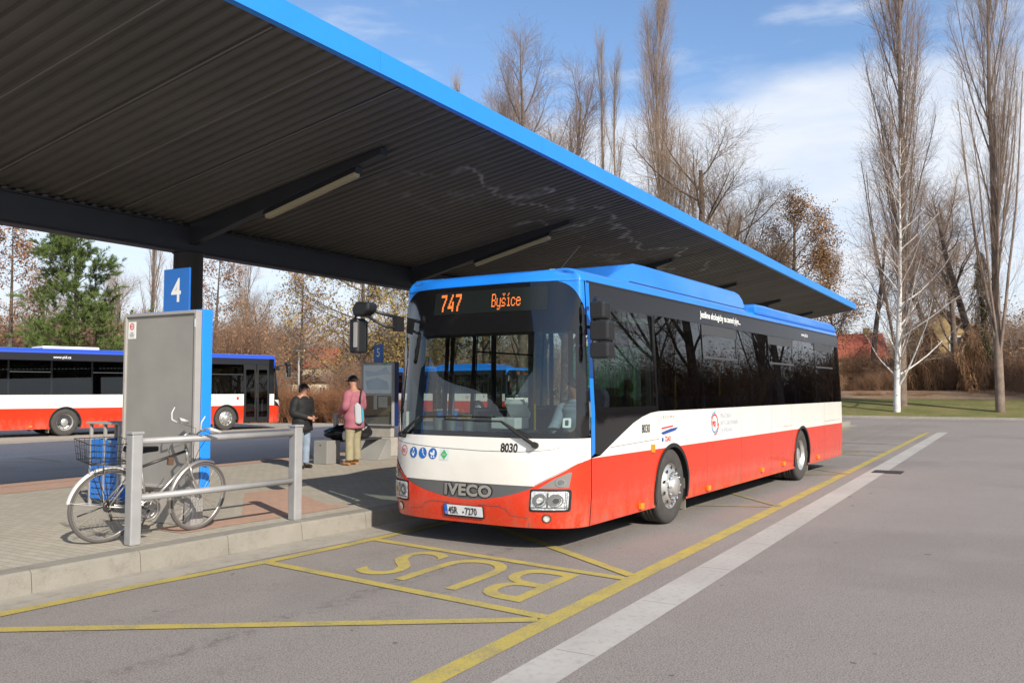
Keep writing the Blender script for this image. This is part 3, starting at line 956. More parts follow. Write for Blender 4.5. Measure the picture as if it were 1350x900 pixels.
        S('gas_mark', [W([(-0.2825, 0.925), (-0.235, 0.98), (-0.2825, 1.035), (-0.33, 0.98)])], front, 'sticker_green', gs, (0.05, 0), d=0.0045)
        S('gas_lettering', None, front, 'white_plastic', gs, (0.05, 0), d=0.006, vf=[tx('CNG', 0.026, 0.85, -0.308, 0.971)])
        S('windscreen_sticker', [W(rrect(1.10, 1.17, 1.30, 1.40, 0.01, 2)), W(rrect(1.12, 1.15, 1.32, 1.38, 0.01, 2))], front, 'white_plastic', grid=(0.05, 0), d=-0.006)
        S('windscreen_sticker', [W(rrect(-1.10, -1.035, 1.86, 2.04, 0.005, 1))], front, 'logo_red', grid=(0.05, 0), d=-0.006)
    # seams of the front panels
    seams = [W(dense([(-1.24, 1.115), (-0.9, 1.085), (-0.4, 1.055), (0.2, 1.04), (0.7, 1.045), (1.0, 1.07), (1.15, 1.11)], 0.06))]
    for sg in (1, -1):
        seams += [W([(sg * 0.835, 0.66), (sg * 0.80, 0.5), (sg * 0.80, 0.27)]), W(dense([(sg * 1.26, 0.95), (sg * 1.15, 0.872), (sg * 1.0, 0.782), (sg * 0.86, 0.70)], 0.05))]
        seams += [W(dense([(sg * 0.2, 0.47), (sg * 0.46, 0.47), (sg * 0.55, 0.44), (sg * 0.6, 0.38), (sg * 0.8, 0.36)], 0.05))]
    S('panel_gap', None, front, 'grille_grey', vf=[stripe(l, 0.006) for l in seams], grid=(0, 0), d=0.002)
    S('panel_gap', None, near, 'soft_black', vf=[stripe(l, 0.007) for l in ([(L0, 0.265), (L0, 1.19)],)], grid=(0, 0.2), d=0.002)
    S('panel_gap', None, near, 'grille_grey', vf=[stripe(l, 0.006) for l in ([(-0.42, 0.27), (-0.42, 1.42)], [(1.25, 0.27), (1.25, 1.0)], [(2.71, 0.27), (2.71, 1.42)], [(4.29, 0.27), (4.29, 1.42)], [(5.55, 0.5), (5.55, 1.42)], [(8.0, 0.27), (8.0, 1.42)], [(-1.78, 1.06), (-0.42, 1.09)], [(5.0, 1.05), (5.55, 1.05)], [(8.0, 1.05), (9.4, 1.05)])], grid=(0, 0.2), d=0.0015)
    # side lettering
    if gas:
        S('slogan', None, near, 'white_plastic', vf=[text2d('Jezdíme ekologicky na zemní plyn...', 0.125, 0.98, 1.20, 2.712, bold=0.004)], grid=(0.3, 0), d=0.003)
        S('web_address', None, near, 'white_plastic', vf=[text2d('www.pid.cz', 0.10, 1.0, 6.55, 2.72, bold=0.0015)], grid=(0.3, 0), d=0.003)
        S('fleet_number', None, near, 'ink', vf=[text2d('8030', 0.14, 0.85, -0.93, 1.185, bold=0.003)], grid=(0.3, 0), d=0.003)
        S('model_lettering', None, near, 'grey_ink', vf=[text2d('CROSSWAY', 0.055, 1.0, -0.36, 1.335, space=1.9)], grid=(0.3, 0), d=0.003)
        S('operator_logo', [[(-0.36, 1.165), (-0.05, 1.205), (0.20, 1.215), (0.10, 1.175), (-0.30, 1.135)]], near, 'logo_blue', d=0.003)
        S('operator_logo', None, near, 'logo_red', vf=[text2d('ČSAD', 0.085, 0.85, -0.24, 1.05, bold=0.002), stripe([(-0.34, 1.215), (0.02, 1.235)], 0.02)], grid=(0.3, 0), d=0.003)
        S('operator_logo', None, near, 'logo_blue', vf=[(circle(-0.31, 1.075, 0.028, 14), [tuple(range(14))])], grid=(0.3, 0), d=0.003)
        def ring(cx, cy, r, a0, a1, w, n=20): return stripe([(cx + r * math.cos(R(a0 + (a1 - a0) * k / n)), cy + r * 1.0 * math.sin(R(a0 + (a1 - a0) * k / n))) for k in range(n + 1)], w)
        S('transit_logo', None, near, 'logo_red', vf=[ring(1.55, 1.215, 0.125, -20, 190, 0.024), ring(1.55, 1.215, 0.155, 260, 360, 0.02), text2d('PID', 0.105, 0.9, 1.455, 1.175, bold=0.004)], grid=(0, 0), d=0.003)
        S('transit_logo', None, near, 'logo_teal', vf=[ring(1.55, 1.215, 0.155, 80, 150, 0.02), ring(1.55, 1.215, 0.125, 195, 330, 0.022)], grid=(0, 0), d=0.003)
        S('transit_name', None, near, 'pale_letter', vf=[text2d('PRAŽSKÁ', 0.096, 1.15, 1.78, 1.285), text2d('INTEGROVANÁ', 0.096, 1.15, 1.78, 1.18), text2d('DOPRAVA', 0.096, 1.15, 1.78, 1.075)], grid=(0.3, 0), d=0.003)
    def rt(body, size, sx, u, z, **k):
        vs, fs = text2d(body, size, sx, 0, 0, **k)
        return [(u - x, z + y) for x, y in vs], [f[::-1] for f in fs]
    S('web_address', None, far, 'white_plastic', vf=[rt('www.pid.cz', 0.13, 1.0, 6.7, 2.69, bold=0.002)], grid=(0.3, 0), d=0.005)
    S('model_lettering', None, far, 'grey_ink', vf=[rt('CROSSWAY', 0.075, 1.0, -0.08 + 0.6, 1.30, space=1.5)], grid=(0.3, 0), d=0.003)
    S('operator_logo', None, far, 'logo_blue', vf=[stripe([(1.05, 1.25), (0.65, 1.255)], 0.035)], grid=(0.3, 0), d=0.003)
    S('operator_logo', None, far, 'logo_red', vf=[rt('ČSAD', 0.11, 0.9, 1.02, 1.10, bold=0.002)], grid=(0.3, 0), d=0.003)
    S('side_notice', [rrect(-0.55, -0.45, 1.2, 1.32, 0.01, 1)], far, 'logo_red', d=0.003)
    # ---- roof
    prof = [(2.868, 0.070, 0.268), (2.92, 0.085, 0.30), (2.965, 0.12, 0.345), (3.0, 0.18, 0.42), (3.025, 0.28, 0.56), (3.04, 0.42, 0.75)]
    def ring_pts(z, ins, ln, un=40, wn=36):
        pts = [Vector((L1 + (L0 - L1) * k / un, ins, z)) for k in range(un)]
        for k in range(wn + 1):
            w = HW * math.cos(math.pi * k / wn)
            kk = 1 - (abs(w) / HW) ** (14 if ln < 0.35 else 6)
            pts.append(Vector((plan_u(w) + ln * kk + (max(0, ln - 0.35) * 0.6 * (1 - kk)), HW - w * (1 - ins / HW), z)))
        pts += [Vector((L0 + (L1 - L0) * k / un, BW - ins, z)) for k in range(1, un + 1)]
        return pts
    rings = [ring_pts(*p) for p in prof]
    mb = MB(); n = len(rings[0])
    for r in rings: mb.v += [tuple(p) for p in r]
    for i in range(len(rings) - 1):
        for k in range(n - 1):
            mb.face([i * n + k, i * n + k + 1, (i + 1) * n + k + 1, (i + 1) * n + k]); mb.sm[-1] = True
    b0 = (len(rings) - 1) * n
    for k in range(n // 2):
        mb.face([b0 + k, b0 + k + 1, b0 + n - 2 - k, b0 + n - 1 - k]) if k + 1 < n - 2 - k else None
    roof = mb.build('roof', blue, root)
    S('drip_rail', [[(L0 + 0.02, BT - 0.016), (L1, BT - 0.016), (L1, BT + 0.006), (L0 + 0.02, BT + 0.006)]], near, 'soft_black', grid=(0.5, 0), d=0.004)
    mb = MB()
    for w in (-0.86, 0.80):
        p = frontw(w, 2.87); mb.box(p[0] + 0.30, p[0] + 0.36, p[1] - 0.04, p[1] + 0.04, 2.99, 3.035)
    mb.build('marker_lamps', 'white_plastic', roof, 0.008)
    if gas:
        mb = MB()
        pod = [(-1.30, 2.99), (-1.22, 3.04), (-0.55, 3.262), (-0.38, 3.296), (-0.1, 3.305), (3.5, 3.305), (3.68, 3.28), (3.77, 3.2), (3.79, 2.99)]
        mb.prism(pod, lambda x, z: (x, 0.235 + (z - 2.99) * 0.30, z), lambda x, z: (x, BW - 0.235 - (z - 2.99) * 0.30, z))
        mb.build('tank_cover', blue, root, 0.05)
        mb = MB()
        mb.box(-0.75, 3.7, 0.218, 0.232, 3.00, 3.024)
        mb.build('cover_gap', 'soft_black', root)
        mb = MB()
        rail = [(3.82, 2.95), (3.82, 3.095), (3.94, 3.115), (9.1, 3.125), (9.45, 3.085), (9.5, 2.95)]
        mb.prism(rail, lambda x, z: (x, 0.075 + (z - 2.95) * 0.12, z), lambda x, z: (x, 0.50, z))
        mb.prism(rail, lambda x, z: (x, BW - 0.50, z), lambda x, z: (x, BW - 0.075 - (z - 2.95) * 0.12, z))
        mb.build('roof_fairing', blue, root, 0.03)
        mb = MB()
        ac = [(4.5, 3.0), (4.9, 3.22), (5.5, 3.235), (6.9, 3.21), (7.4, 3.0)]
        mb.prism(ac, lambda x, z: (x, 0.42, z), lambda x, z: (x, BW - 0.42, z))
        mb.build('cooler_box', blue, root, 0.04)
        mb = MB()
        mb.tube([(-1.55, 0.75, 3.03), (-1.60, 0.75, 3.08), (-1.05, 0.75, 3.47)], [0.014, 0.007, 0.004], 6)
        mb.build('aerial', 'soft_black', root)
    else:
        for x0, x1 in ((4.9, 6.9), (0.7, 1.9)):
            mb = MB(); mb.box(x0, x1, 0.6, 1.95, 3.03, 3.135); mb.build('roof_hatch', 'white_plastic', root, 0.04)
    # ---- rear
    mb = MB()
    def rr_(z0, z1, nm, m):
        b = MB(); b.add([(L1, inset(z0), z0), (L1, BW - inset(z0), z0), (L1, BW - inset(z1), z1), (L1, inset(z1), z1)], [(0, 1, 2, 3)]); b.build(nm, m, root)
    rr_(0.28, 0.97, 'rear_panel', 'bus_red'); rr_(0.97, 1.43, 'rear_panel', 'bus_white'); rr_(1.43, 2.62, 'rear_window', 'gloss_black'); rr_(2.62, 3.02, 'rear_panel', blue)
    # ---- running gear
    for c in ARCH:
        for sd in (0, 1):
            wheel(root, c, 0.035 if sd == 0 else BW - 0.035, -1 if sd == 0 else 1, c > 1)
            fn = near if sd == 0 else far
            a = [R(198 - 216 * k / 36) for k in range(37)]
            S('arch_trim', None, fn, 'soft_black', vf=[stripe([(c + (AR + 0.0) * math.cos(t), AZ + (AR + 0.0) * math.sin(t)) for t in a], 0.05)], grid=(0, 0), d=0.012)
            mb = MB()
            ys = (0.0, 0.62) if sd == 0 else (BW - 0.62, BW)
            vs = [(c + AR * math.cos(t), y, AZ + AR * math.sin(t)) for y in ys for t in a]
            mb.add(vs, [(k, k + 1, 38 + k, 37 + k) for k in range(36)], True)
            mb.add([(c + AR * math.cos(t), ys[1 - sd], AZ + AR * math.sin(t)) for t in a], [tuple(range(37))])
            mb.build('arch_liner', 'soft_black', root, recalc=False)
            mb = MB()
            y0 = 0.05 if sd == 0 else BW - 0.41
            mb.box(c + 0.53, c + 0.55, y0, y0 + 0.36, 0.12, 0.64)
            mb.build('mud_flap', 'mud_flap', root)
    mb = MB()
    for a, b in ((L0, -0.6), (0.6, 5.65), (6.86, L1 - 0.05)): mb.box(a, b, 0.07, BW - 0.07, 0.285, 0.36)
    mb.box(-0.6, 0.6, 0.65, BW - 0.65, 0.285, 0.36); mb.box(5.65, 6.86, 0.65, BW - 0.65, 0.285, 0.36)
    mb.prism([(L0, 0.12), (-2.5, 0.25), (-2.62, 0.6), (-2.66, HW), (-2.62, BW - 0.6), (-2.5, BW - 0.25), (L0, BW - 0.12)], lambda x, y: (x, y, 0.29), lambda x, y: (x, y, 0.36))
    mb.tube([(0, 0.3, 0.478), (0, BW - 0.3, 0.478)], 0.07, 10); mb.tube([(6.25, 0.6, 0.478), (6.25, BW - 0.6, 0.478)], 0.12, 12)
    mb.build('chassis', 'soft_black', root)
    mb = MB()
    for x, z in ((-0.62, 0.985), (-0.95, 0.33), (1.28, 0.33), (3.75, 0.39), (5.0, 0.40), (7.4, 0.36)):
        mb.box(x - 0.045, x + 0.045, -0.022, 0.02, z - 0.035 if z < .9 else z - 0.05, z + 0.035 if z < .9 else z + 0.05)
        if x > 1: mb.box(x - 0.05, x + 0.05, BW - 0.02, BW + 0.012, 0.33, 0.39)
    mb.build('side_marker', 'amber', root, 0.008)
    # ---- inside
    mb = MB()
    mb.box(L0 + 0.1, L1 - 0.1, 0.16, BW - 0.16, 0.37, 0.41)
    mb.box(-0.62, 0.64, 0.10, 0.68, 0.41, 1.0); mb.box(-0.62, 0.64, BW - 0.68, BW - 0.10, 0.41, 1.0)
    mb.box(5.4, L1 - 0.1, 0.10, BW - 0.10, 0.41, 0.75)
    mb.build('floor', 'interior_dark', root)
    mb = MB()
    for a, b in ((L0 + 0.12, -0.62), (0.66, 5.4)): mb.box(a, b, 0.06, 0.075, 0.41, 1.40)
    mb.box(-0.62, 0.66, 0.06, 0.075, 1.0, 1.40); mb.box(5.4, L1 - .1, 0.06, 0.075, 0.75, 1.40)
    for a, b in ((-0.76, -0.62), (0.66, 2.73), (3.97, 5.4)): mb.box(a, b, BW - 0.075, BW - 0.06, 0.41, 1.40)
    mb.box(-0.62, 0.66, BW - 0.075, BW - 0.06, 1.0, 1.40); mb.box(5.4, L1 - .1, BW - 0.075, BW - 0.06, 0.75, 1.40)
    mb.box(L0 + 0.01, -1.99, BW - 0.09, BW - 0.08, 0.41, 2.6)
    mb.build('side_lining', 'interior_dark', root)
    mb = MB(); mb.box(-2.0, L1 - 0.1, 0.12, BW - 0.12, 2.72, 2.76); mb.box(-1.2, L1 - .2, 0.12, 0.42, 2.5, 2.715); mb.box(-0.7, L1 - .2, BW - 0.42, BW - 0.12, 2.66, 2.715)
    mb.build('ceiling', 'interior_grey', root)
    mb = MB()                                           # box behind the destination display
    vs = []
    for z in (2.33, 2.84):
        vs += [frontw(1.15 - 2.3 * k / 12, z, -0.03) for k in range(13)]
        vs += [(-1.95, HW - 1.15 + 2.3 * k / 12, z) for k in range(12, -1, -1)]
    m_ = 26
    mb.add(vs, [tuple(range(m_)), tuple(range(m_, 2 * m_))] + [(i, (i + 1) % m_, m_ + (i + 1) % m_, m_ + i) for i in range(m_)])
    mb.build('display_case', 'soft_black', root)
    if gas:
        mb = MB()                                       # dashboard under the windscreen
        vs = []
        for z, off in ((0.45, -0.06), (1.22, -0.06)):
            vs += [frontw(1.12 - 2.24 * k / 14, z, off) for k in range(15)]
            vs += [(-2.02 + (0.0 if k < 6 else 0.0), HW - 1.12 + 2.24 * k / 14, z - (0.03 if z > 1 else 0)) for k in range(14, -1, -1)]
        m_ = 30
        mb.add(vs, [tuple(range(m_)), tuple(range(m_, 2 * m_))] + [(i, (i + 1) % m_, m_ + (i + 1) % m_, m_ + i) for i in range(m_)])
        mb.prism([(-2.05, 1.18), (-1.86, 1.15), (-1.80, 1.0), (-1.86, 0.7), (-2.05, 0.6)], lambda x, z: (x, 0.25, z), lambda x, z: (x, 1.3, z))
        mb.build('dashboard', 'dash_grey', root, 0.02)
        mb = MB()
        cw = Vector((-1.62, 0.70, 1.12)); ax = Vector((0.55, 0, 0.83)).normalized(); e1 = Vector((0, 1, 0)); e2 = ax.cross(e1)
        pts = [cw + (e1 * math.cos(2 * math.pi * k / 28) + e2 * math.sin(2 * math.pi * k / 28)) * 0.23 for k in range(29)]
        mb.tube(pts, 0.016, 8)
        for a in (0.2, 2.9, 4.7): mb.tube([cw - ax * 0.03, cw + (e1 * math.cos(a) + e2 * math.sin(a)) * 0.23], 0.012, 6)
        mb.tube([cw - ax * 0.03, cw - ax * 0.35 + Vector((-0.1, 0, 0))], 0.04, 8)
        mb.build('steering_wheel', 'soft_black', root)
        mb = MB()
        mb.prism(rrect(0.0, 0.56, 0.44, 0.96, 0.05, 3), lambda x, y: (-1.55 + x, y, 0.78), lambda x, y: (-1.55 + x, y, 0.90))
        mb.prism(rrect(0.86, 1.72, 0.46, 0.94, (0.03, 0.14, 0.14, 0.03), 4), lambda z, y: (-1.06 + (z - 0.9) * 0.18, y, z), lambda z, y: (-0.95 + (z - 0.9) * 0.18, y, z))
        mb.box(-1.45, -1.1, 0.55, 0.85, 0.4, 0.78)
        mb.build('driver_seat', 'seat_cloth', root, 0.02)
        mb = MB()                                       # ticket machine and cash desk beside the driver
        mb.box(-1.98, -1.55, 1.30, 1.85, 0.42, 1.30)
        mb.build('cash_desk', 'dash_grey', root, 0.02)
        mb = MB()
        mb.box(-2.02, -1.72, 1.08, 1.42, 1.24, 1.37); mb.obox((-1.78, 1.2, 1.47), (0.02, 0, 0.03), (0, 0.13, 0), (-0.08, 0, 0.09))
        mb.build('ticket_machine', 'ticket_white', root, 0.012)
        mb = MB()
        for y in (1.62, 1.86, 2.05):
            mb.lathe([(0.055, 1.16), (0.07, 1.36), (0.058, 1.36), (0.05, 1.2), (0, 1.2)], (-2.2, y, 0), axis='z', seg=16)
        mb.build('cup_holders', 'dash_grey', root)
        mb = MB(); mb.box(-2.26, -2.18, 1.58, 1.66, 1.37, 1.40); mb.box(-2.26, -2.18, 1.82, 1.90, 1.37, 1.395)
        mb.build('cup_lids', 'pole_yellow', root)
        mb = MB()
        mb.box(-0.60, -0.57, 0.15, 1.15, 0.42, 1.35)
        mb.box(-0.6, -0.57, 1.12, 1.18, 1.35, 2.7)
        mb.build('cab_partition', 'interior_dark', root)
        mb = MB(); mb.box(-0.592, -0.582, 0.16, 1.11, 1.36, 2.25)
        mb.build('partition_pane', 'green_pane', root)
        mb = MB(); mb.box(-1.56, -0.62, 1.28, 1.31, 0.45, 1.2)
        mb.build('cab_door', 'interior_dark', root, 0.01)
        mb = MB(); mb.box(-1.5, -0.64, 1.285, 1.305, 1.22, 2.1)
        mb.build('cab_door_pane', 'lamp_glass', root)
        mb = MB()
        for x, y in ((-0.55, 1.72), (0.72, 0.86), (0.72, 1.70), (2.3, 0.90), (2.3, 1.66), (2.66, 2.1), (4.05, 2.1), (4.3, 0.9), (6.0, 0.92), (6.0, 1.62)):
            mb.tube([(x, y, 0.41), (x, y, 2.72)], 0.017, 8)
        mb.tube([(0.72, 0.86, 2.1), (6.0, 0.92, 2.1)], 0.016, 8); mb.tube([(0.72, 1.70, 2.1), (6.0, 1.62, 2.1)], 0.016, 8)
        mb.build('grab_pole', 'pole_yellow', root)
        mb = MB()
        for x in (0.75, 1.55, 2.35, 3.2, 4.0): mb.box(x - 0.02, x + 0.02, 0.14, 0.80, 1.0, 1.0 + 0.02)
        mb.build('seat_rails', 'dull_silver', root)
        mb = MB(); mb.box(3.0, 3.06, 0.10, 0.115, 2.28, 2.46); mb.box(6.9, 6.96, 0.10, 0.115, 2.28, 2.46)
        mb.build('hammer_box', 'white_plastic', root)
    s0 = seat_mesh().build('passenger_seat', 'seat_cloth', root, 0.02)
    s0.location = (1.3, 0.62, 0.41)
    spots = [(2.1, 0.62, 0.41), (2.9, 0.62, 0.41), (3.7, 0.62, 0.41), (4.5, 0.62, 0.41), (1.3, 1.93, 0.41), (2.05, 1.93, 0.41), (4.6, 1.93, 0.41)]
    for i in range(5):
        for y in (0.62, 1.93): spots.append((5.55 + i * 0.78, y, 0.75))
    for p in spots:
        c = s0.copy(); C.objects.link(c); c.parent = root; c.location = p
    mb = MB(); mb.box(L1 - 0.75, L1 - 0.6, 0.2, BW - 0.2, 0.75, 1.9); mb.build('rear_bench', 'seat_cloth', root)
    # ---- wipers and mirrors
    for (p0, p1, b0_, b1_) in (((0.86, 1.115), (0.46, 1.355), (0.80, 1.20), (-0.30, 1.375)), ((-0.94, 1.175), (-0.66, 1.385), (-0.98, 1.345), (0.30, 1.42))):
        mb = MB()
        mb.tube([frontw(p0[0] + (p1[0] - p0[0]) * k / 4, p0[1] + (p1[1] - p0[1]) * k / 4, 0.045) for k in range(5)], [0.022, 0.02, 0.017, 0.013, 0.011], 8)
        c = frontw(p0[0], p0[1], 0.0); e = frontw(p0[0], p0[1], 0.075)
        mb.tube([c, e], 0.034, 12)
        mb.build('wiper', 'soft_black', root)
    for pts in ([(0.80, 1.19), (0.46, 1.355), (-0.30, 1.365)], [(-0.66, 1.385), (-0.2, 1.40), (0.34, 1.405)]):
        mb = MB()
        mb.tube([frontw(x, z, 0.03) for x, z in dense(pts, 0.08)], 0.010, 6)
        mb.build('wiper_blade', 'soft_black', root)
    # driver's mirror
    def mirror(sg):
        q = (lambda x, y, z: (x, y, z)) if sg > 0 else (lambda x, y, z: (x, BW - y, z))
        mb = MB()
        if sg > 0:
            bx = (-2.28, -0.26)
            mb.tube([q(-2.18, -0.01, 2.62), q(-2.28, -0.10, 2.66), q(-2.33, -0.17, 2.56)], 0.02, 8)
            mb.tube([q(-2.28, -0.01, 2.36), q(-2.33, -0.12, 2.34)], 0.02, 8)
            arm = mb.build('mirror_arm', 'black_plastic', root)
            for z0, z1, nm in ((2.43, 2.62, 'mirror'), (2.205, 2.415, 'mirror'), (2.02, 2.19, 'mirror')):
                wd = 0.085 if z0 > 2.3 else 0.108
                b = MB()
                b.prism(rrect(-0.085 - wd * 2, -0.085, z0, z1, 0.03, 3), lambda y, z: q(-2.40, y, z), lambda y, z: q(-2.25, y - 0.015, z))
                h = b.build(nm, 'black_plastic', root, 0.022)
                b = MB()
                b.prism(rrect(-0.07 - wd * 2, -0.115, z0 + 0.02, z1 - 0.02, 0.02, 2), lambda y, z: q(-2.246, y - 0.015, z), lambda y, z: q(-2.243, y - 0.015, z))
                b.build('mirror_glass', 'mirror', h)
        else:
            mb.tube([q(-2.3, 0.02, 2.56), q(-2.55, -0.06, 2.60), q(-2.72, -0.20, 2.66)], 0.02, 8)
            mb.tube([q(-2.3, 0.02, 2.44), q(-2.55, -0.04, 2.45), q(-2.72, -0.20, 2.58)], 0.016, 8)
            mb.obox(q(-2.36, 0.0, 2.49), (0.06, 0, 0), (0, 0.04, 0), (0, 0, 0.09))
            mb.tube([q(-2.70, -0.28, 2.64), q(-2.70, -0.39, 2.62), q(-2.66, -0.40, 2.4)], 0.012, 6)
            mb.build('mirror_arm', 'black_plastic', root)
            b = MB()
            b.prism([(-0.10, 2.73), (-0.30, 2.75), (-0.37, 2.66), (-0.34, 2.57), (-0.20, 2.57), (-0.10, 2.63)], lambda y, z: q(-2.80, y, z), lambda y, z: q(-2.62, y, z))
            b.build('mirror', 'black_plastic', root, 0.03)
            b = MB()
            b.prism(rrect(-0.43, -0.29, 2.13, 2.55, 0.03, 3), lambda y, z: q(-2.77, y, z), lambda y, z: q(-2.62, y + 0.02, z))
            h = b.build('mirror', 'black_plastic', root, 0.03)
            b = MB()
            b.prism(rrect(-0.415, -0.285, 2.15, 2.53, 0.02, 2), lambda y, z: q(-2.616, y + 0.02, z), lambda y, z: q(-2.613, y + 0.02, z))
            b.build('mirror_glass', 'mirror', h)
            b = MB()
            b.prism(rrect(-0.345, -0.29, 2.2, 2.5, 0.01, 2), lambda y, z: q(-2.776, y, z), lambda y, z: q(-2.768, y, z))
            b.build('mirror_cover', 'frame_grey', h)
    mirror(1); mirror(-1)
    return root
# ------------------------------------------------------------------ the place: s runs along the canopy, t to its left
TH = R(30.218)
RZ = math.pi / 2 - TH
SV = Vector((math.sin(TH), math.cos(TH), 0)); TV = Vector((-math.cos(TH), math.sin(TH), 0))
def ST(s, t, z=0.0): return SV * s + TV * t + Vector((0, 0, z))
PZ = 0.19


def sheet(name, poly, z, m, kind='structure', st=True, label=None):
    mb = MB()
    mb.add([(x, y, z) for x, y in poly], [tuple(range(len(poly)))])
    o = mb.build(name, m, rz=RZ if st else None, recalc=False)
    o.data.polygons[0].vertices
    if o.data.polygons[0].normal.z < 0: o.data.flip_normals()
    return tag(o, label, None, None, kind)


# ground, one sheet to the horizon, gently rising far off
sheet('ground', [(-900, -60), (900, -60), (900, 1500), (-900, 1500)], -0.03, 'brown_earth', st=False)
sheet('road', [(-40, -70), (55.3, -70), (55.3, 28.0), (-40, 28.0)], 0.0, 'asphalt')
sheet('left_lane', [(-40, 14.2), (33, 14.2), (33, 27.1), (-40, 27.1)], 0.004, 'brightened_asphalt')
sheet('concrete_lane', [(-40, 27.1), (33, 27.1), (33, 36.5), (-40, 36.5)], 0.0045, 'concrete')
sheet('gutter_strip', [(-8, 2.34), (38.4, 2.38), (38.0, 3.0 - .26), (4.4, 2.68), (-8, 2.66)], 0.004, 'strip_concrete')
mb = MB()
jr = random.Random(3)
for k in range(28):
    s0 = -4 + k * 1.52
    mb.box(s0, s0 + 0.007, 2.37, 2.65, 0.0, 0.0046)
tag(mb.build('strip_joint', 'strip_dark', rz=RZ), kind='structure')


def kerb_t(s): return interp(s, [(-4, 7.16), (4, 7.13), (6.4, 7.07), (7.5, 7.02), (8.6, 6.93), (9.5, 6.90), (45, 6.90)])


def kerb_line(name, a, b, tf, inward, z1=PZ, wid=0.27, step=1.02):
    mb = MB(); s = a
    while s < b:
        e = min(b, s + step - 0.008)
        t0, t1 = tf(s), tf(e)
        sg = inward
        prof = [(0.0, 0.0), (0.012, z1 * 0.55), (0.02, z1 - 0.02), (0.045, z1 + 0.003), (wid, z1 + 0.003), (wid, 0.0)]
        n = len(prof)
        vs = [(s, t0 + sg * p, z) for p, z in prof] + [(e, t1 + sg * p, z) for p, z in prof]
        mb.add(vs, [(i, i + 1, n + i + 1, n + i) for i in range(n - 1)] + [tuple(range(n))[::-1], tuple(range(n, 2 * n))])
        s += step
    return tag(mb.build(name, 'kerb_stone', rz=RZ), kind='structure')


kerb_line('kerb', -3.86, 44, kerb_t, 1)
kerb_line('kerb', -3.9, 33, lambda s: 14.2, -1, PZ, 0.2)
sheet('road_gutter', [(s, kerb_t(s) + 0.02) for s in (-4, 4, 6.4, 7.5, 8.6, 9.5, 44)] + [(s, kerb_t(s) - w) for s, w in ((44, .4), (9.5, .42), (8.6, .5), (7.5, .55), (6.4, .5), (4, .42), (-4, .4))], 0.004, 'concrete')
pl = [(s, kerb_t(s) + 0.262) for s in (-4, 4, 6.4, 7.5, 8.6, 9.5, 44)]
mb = MB(); mb.add([(x, y, PZ - 0.002) for x, y in pl + [(44, 14.0), (-4, 14.0)]], [tuple(range(len(pl) + 2))])
tag(mb.build('platform', 'grey_paver', rz=RZ, recalc=False), kind='structure')
# reddish tactile paving: by the boarding point and along the far edge
sheet('platform_edge_paving', [(6.2, 7.62), (8.7, 7.5), (8.7, 7.9), (9.75, 9.7), (9.0, 9.75), (7.4, 8.05), (6.2, 8.12)], PZ + 0.002, 'red_paver')
sheet('platform_edge_paving', [(-4, 13.55), (32, 13.55), (32, 13.995), (-4, 13.995)], PZ + 0.002, 'red_paver')
sheet('platform_edge_paving', [(6.0, 12.7), (9.6, 12.7), (9.6, 13.5), (6.0, 13.5)], PZ + 0.002, 'red_paver')


def marking(pts, w, m='yellow_paint', z=0.005):
    z = {0.005: 0.005, 0.010: 0.006, 0.012: 0.0068, 0.014: 0.0076}.get(z, z)
    vs, fs = stripe(dense(pts, 1.5), w * 1.2)
    mb = MB(); mb.add([(x, y, z) for x, y in vs], fs)
    return tag(mb.build('road_marking', m, rz=RZ, recalc=False), kind='structure')


marking([(-6, 2.99), (37.8, 3.07)], 0.135)
marking([(-4, 6.72), (3.8, 6.68), (5.0, 6.60), (6.23, 6.44), (7.15, 6.38), (8.5, 6.34), (40, 6.3)], 0.11, z=0.010)
marking([(6.22, 6.38), (5.79, 3.08)], 0.10, z=0.012)
marking([(3.3, 6.62), (5.70, 3.10)], 0.10, z=0.014)
marking([(7.77, 6.32), (7.31, 3.08)], 0.10, z=0.012)
marking([(9.3, 5.7), (7.46, 3.08)], 0.10, z=0.014)
marking([(12.0, 5.9), (12.03, 5.0), (12.9, 2.98)], 0.09, 'worn_yellow_paint', 0.012)
marking([(16.1, 5.9), (14.07, 4.01), (12.95, 3.06)], 0.09, 'worn_yellow_paint', 0.014)
marking([(20.3, 5.3), (19.32, 3.8), (18.55, 3.0)], 0.09, 'worn_yellow_paint', 0.012)
marking([(17.6, 4.6), (17.92, 3.7), (18.48, 3.0)], 0.09, 'worn_yellow_paint', 0.014)
for s_ in (23.9, 25.4, 29.0): marking([(s_ + 0.4, 6.2), (s_, 3.08)], 0.10, 'worn_yellow_paint', 0.012)
marking([(37.5, 3.1), (36.0, 6.2)], 0.10, 'worn_yellow_paint', 0.012)


def ground_text(body, corner, ux, uy, w, hgt, m, z=0.0055, bold=0.0):
    """letters on the ground; ux is the reading direction, uy points to the tops"""
    vs, fs = text2d(body, 1.0, 1.0, bold=bold)
    xs = [v[0] for v in vs]; ys = [v[1] for v in vs]
    x0, x1, y0, y1 = min(xs), max(xs), min(ys), max(ys)
    mb = MB()
    mb.add([(corner[0] + ux[0] * (x - x0) / (x1 - x0) * w + uy[0] * (y - y0) / (y1 - y0) * hgt,
             corner[1] + ux[1] * (x - x0) / (x1 - x0) * w + uy[1] * (y - y0) / (y1 - y0) * hgt, z) for x, y in vs], fs)
    return tag(mb.build('road_marking', m, rz=RZ, recalc=False), kind='structure')


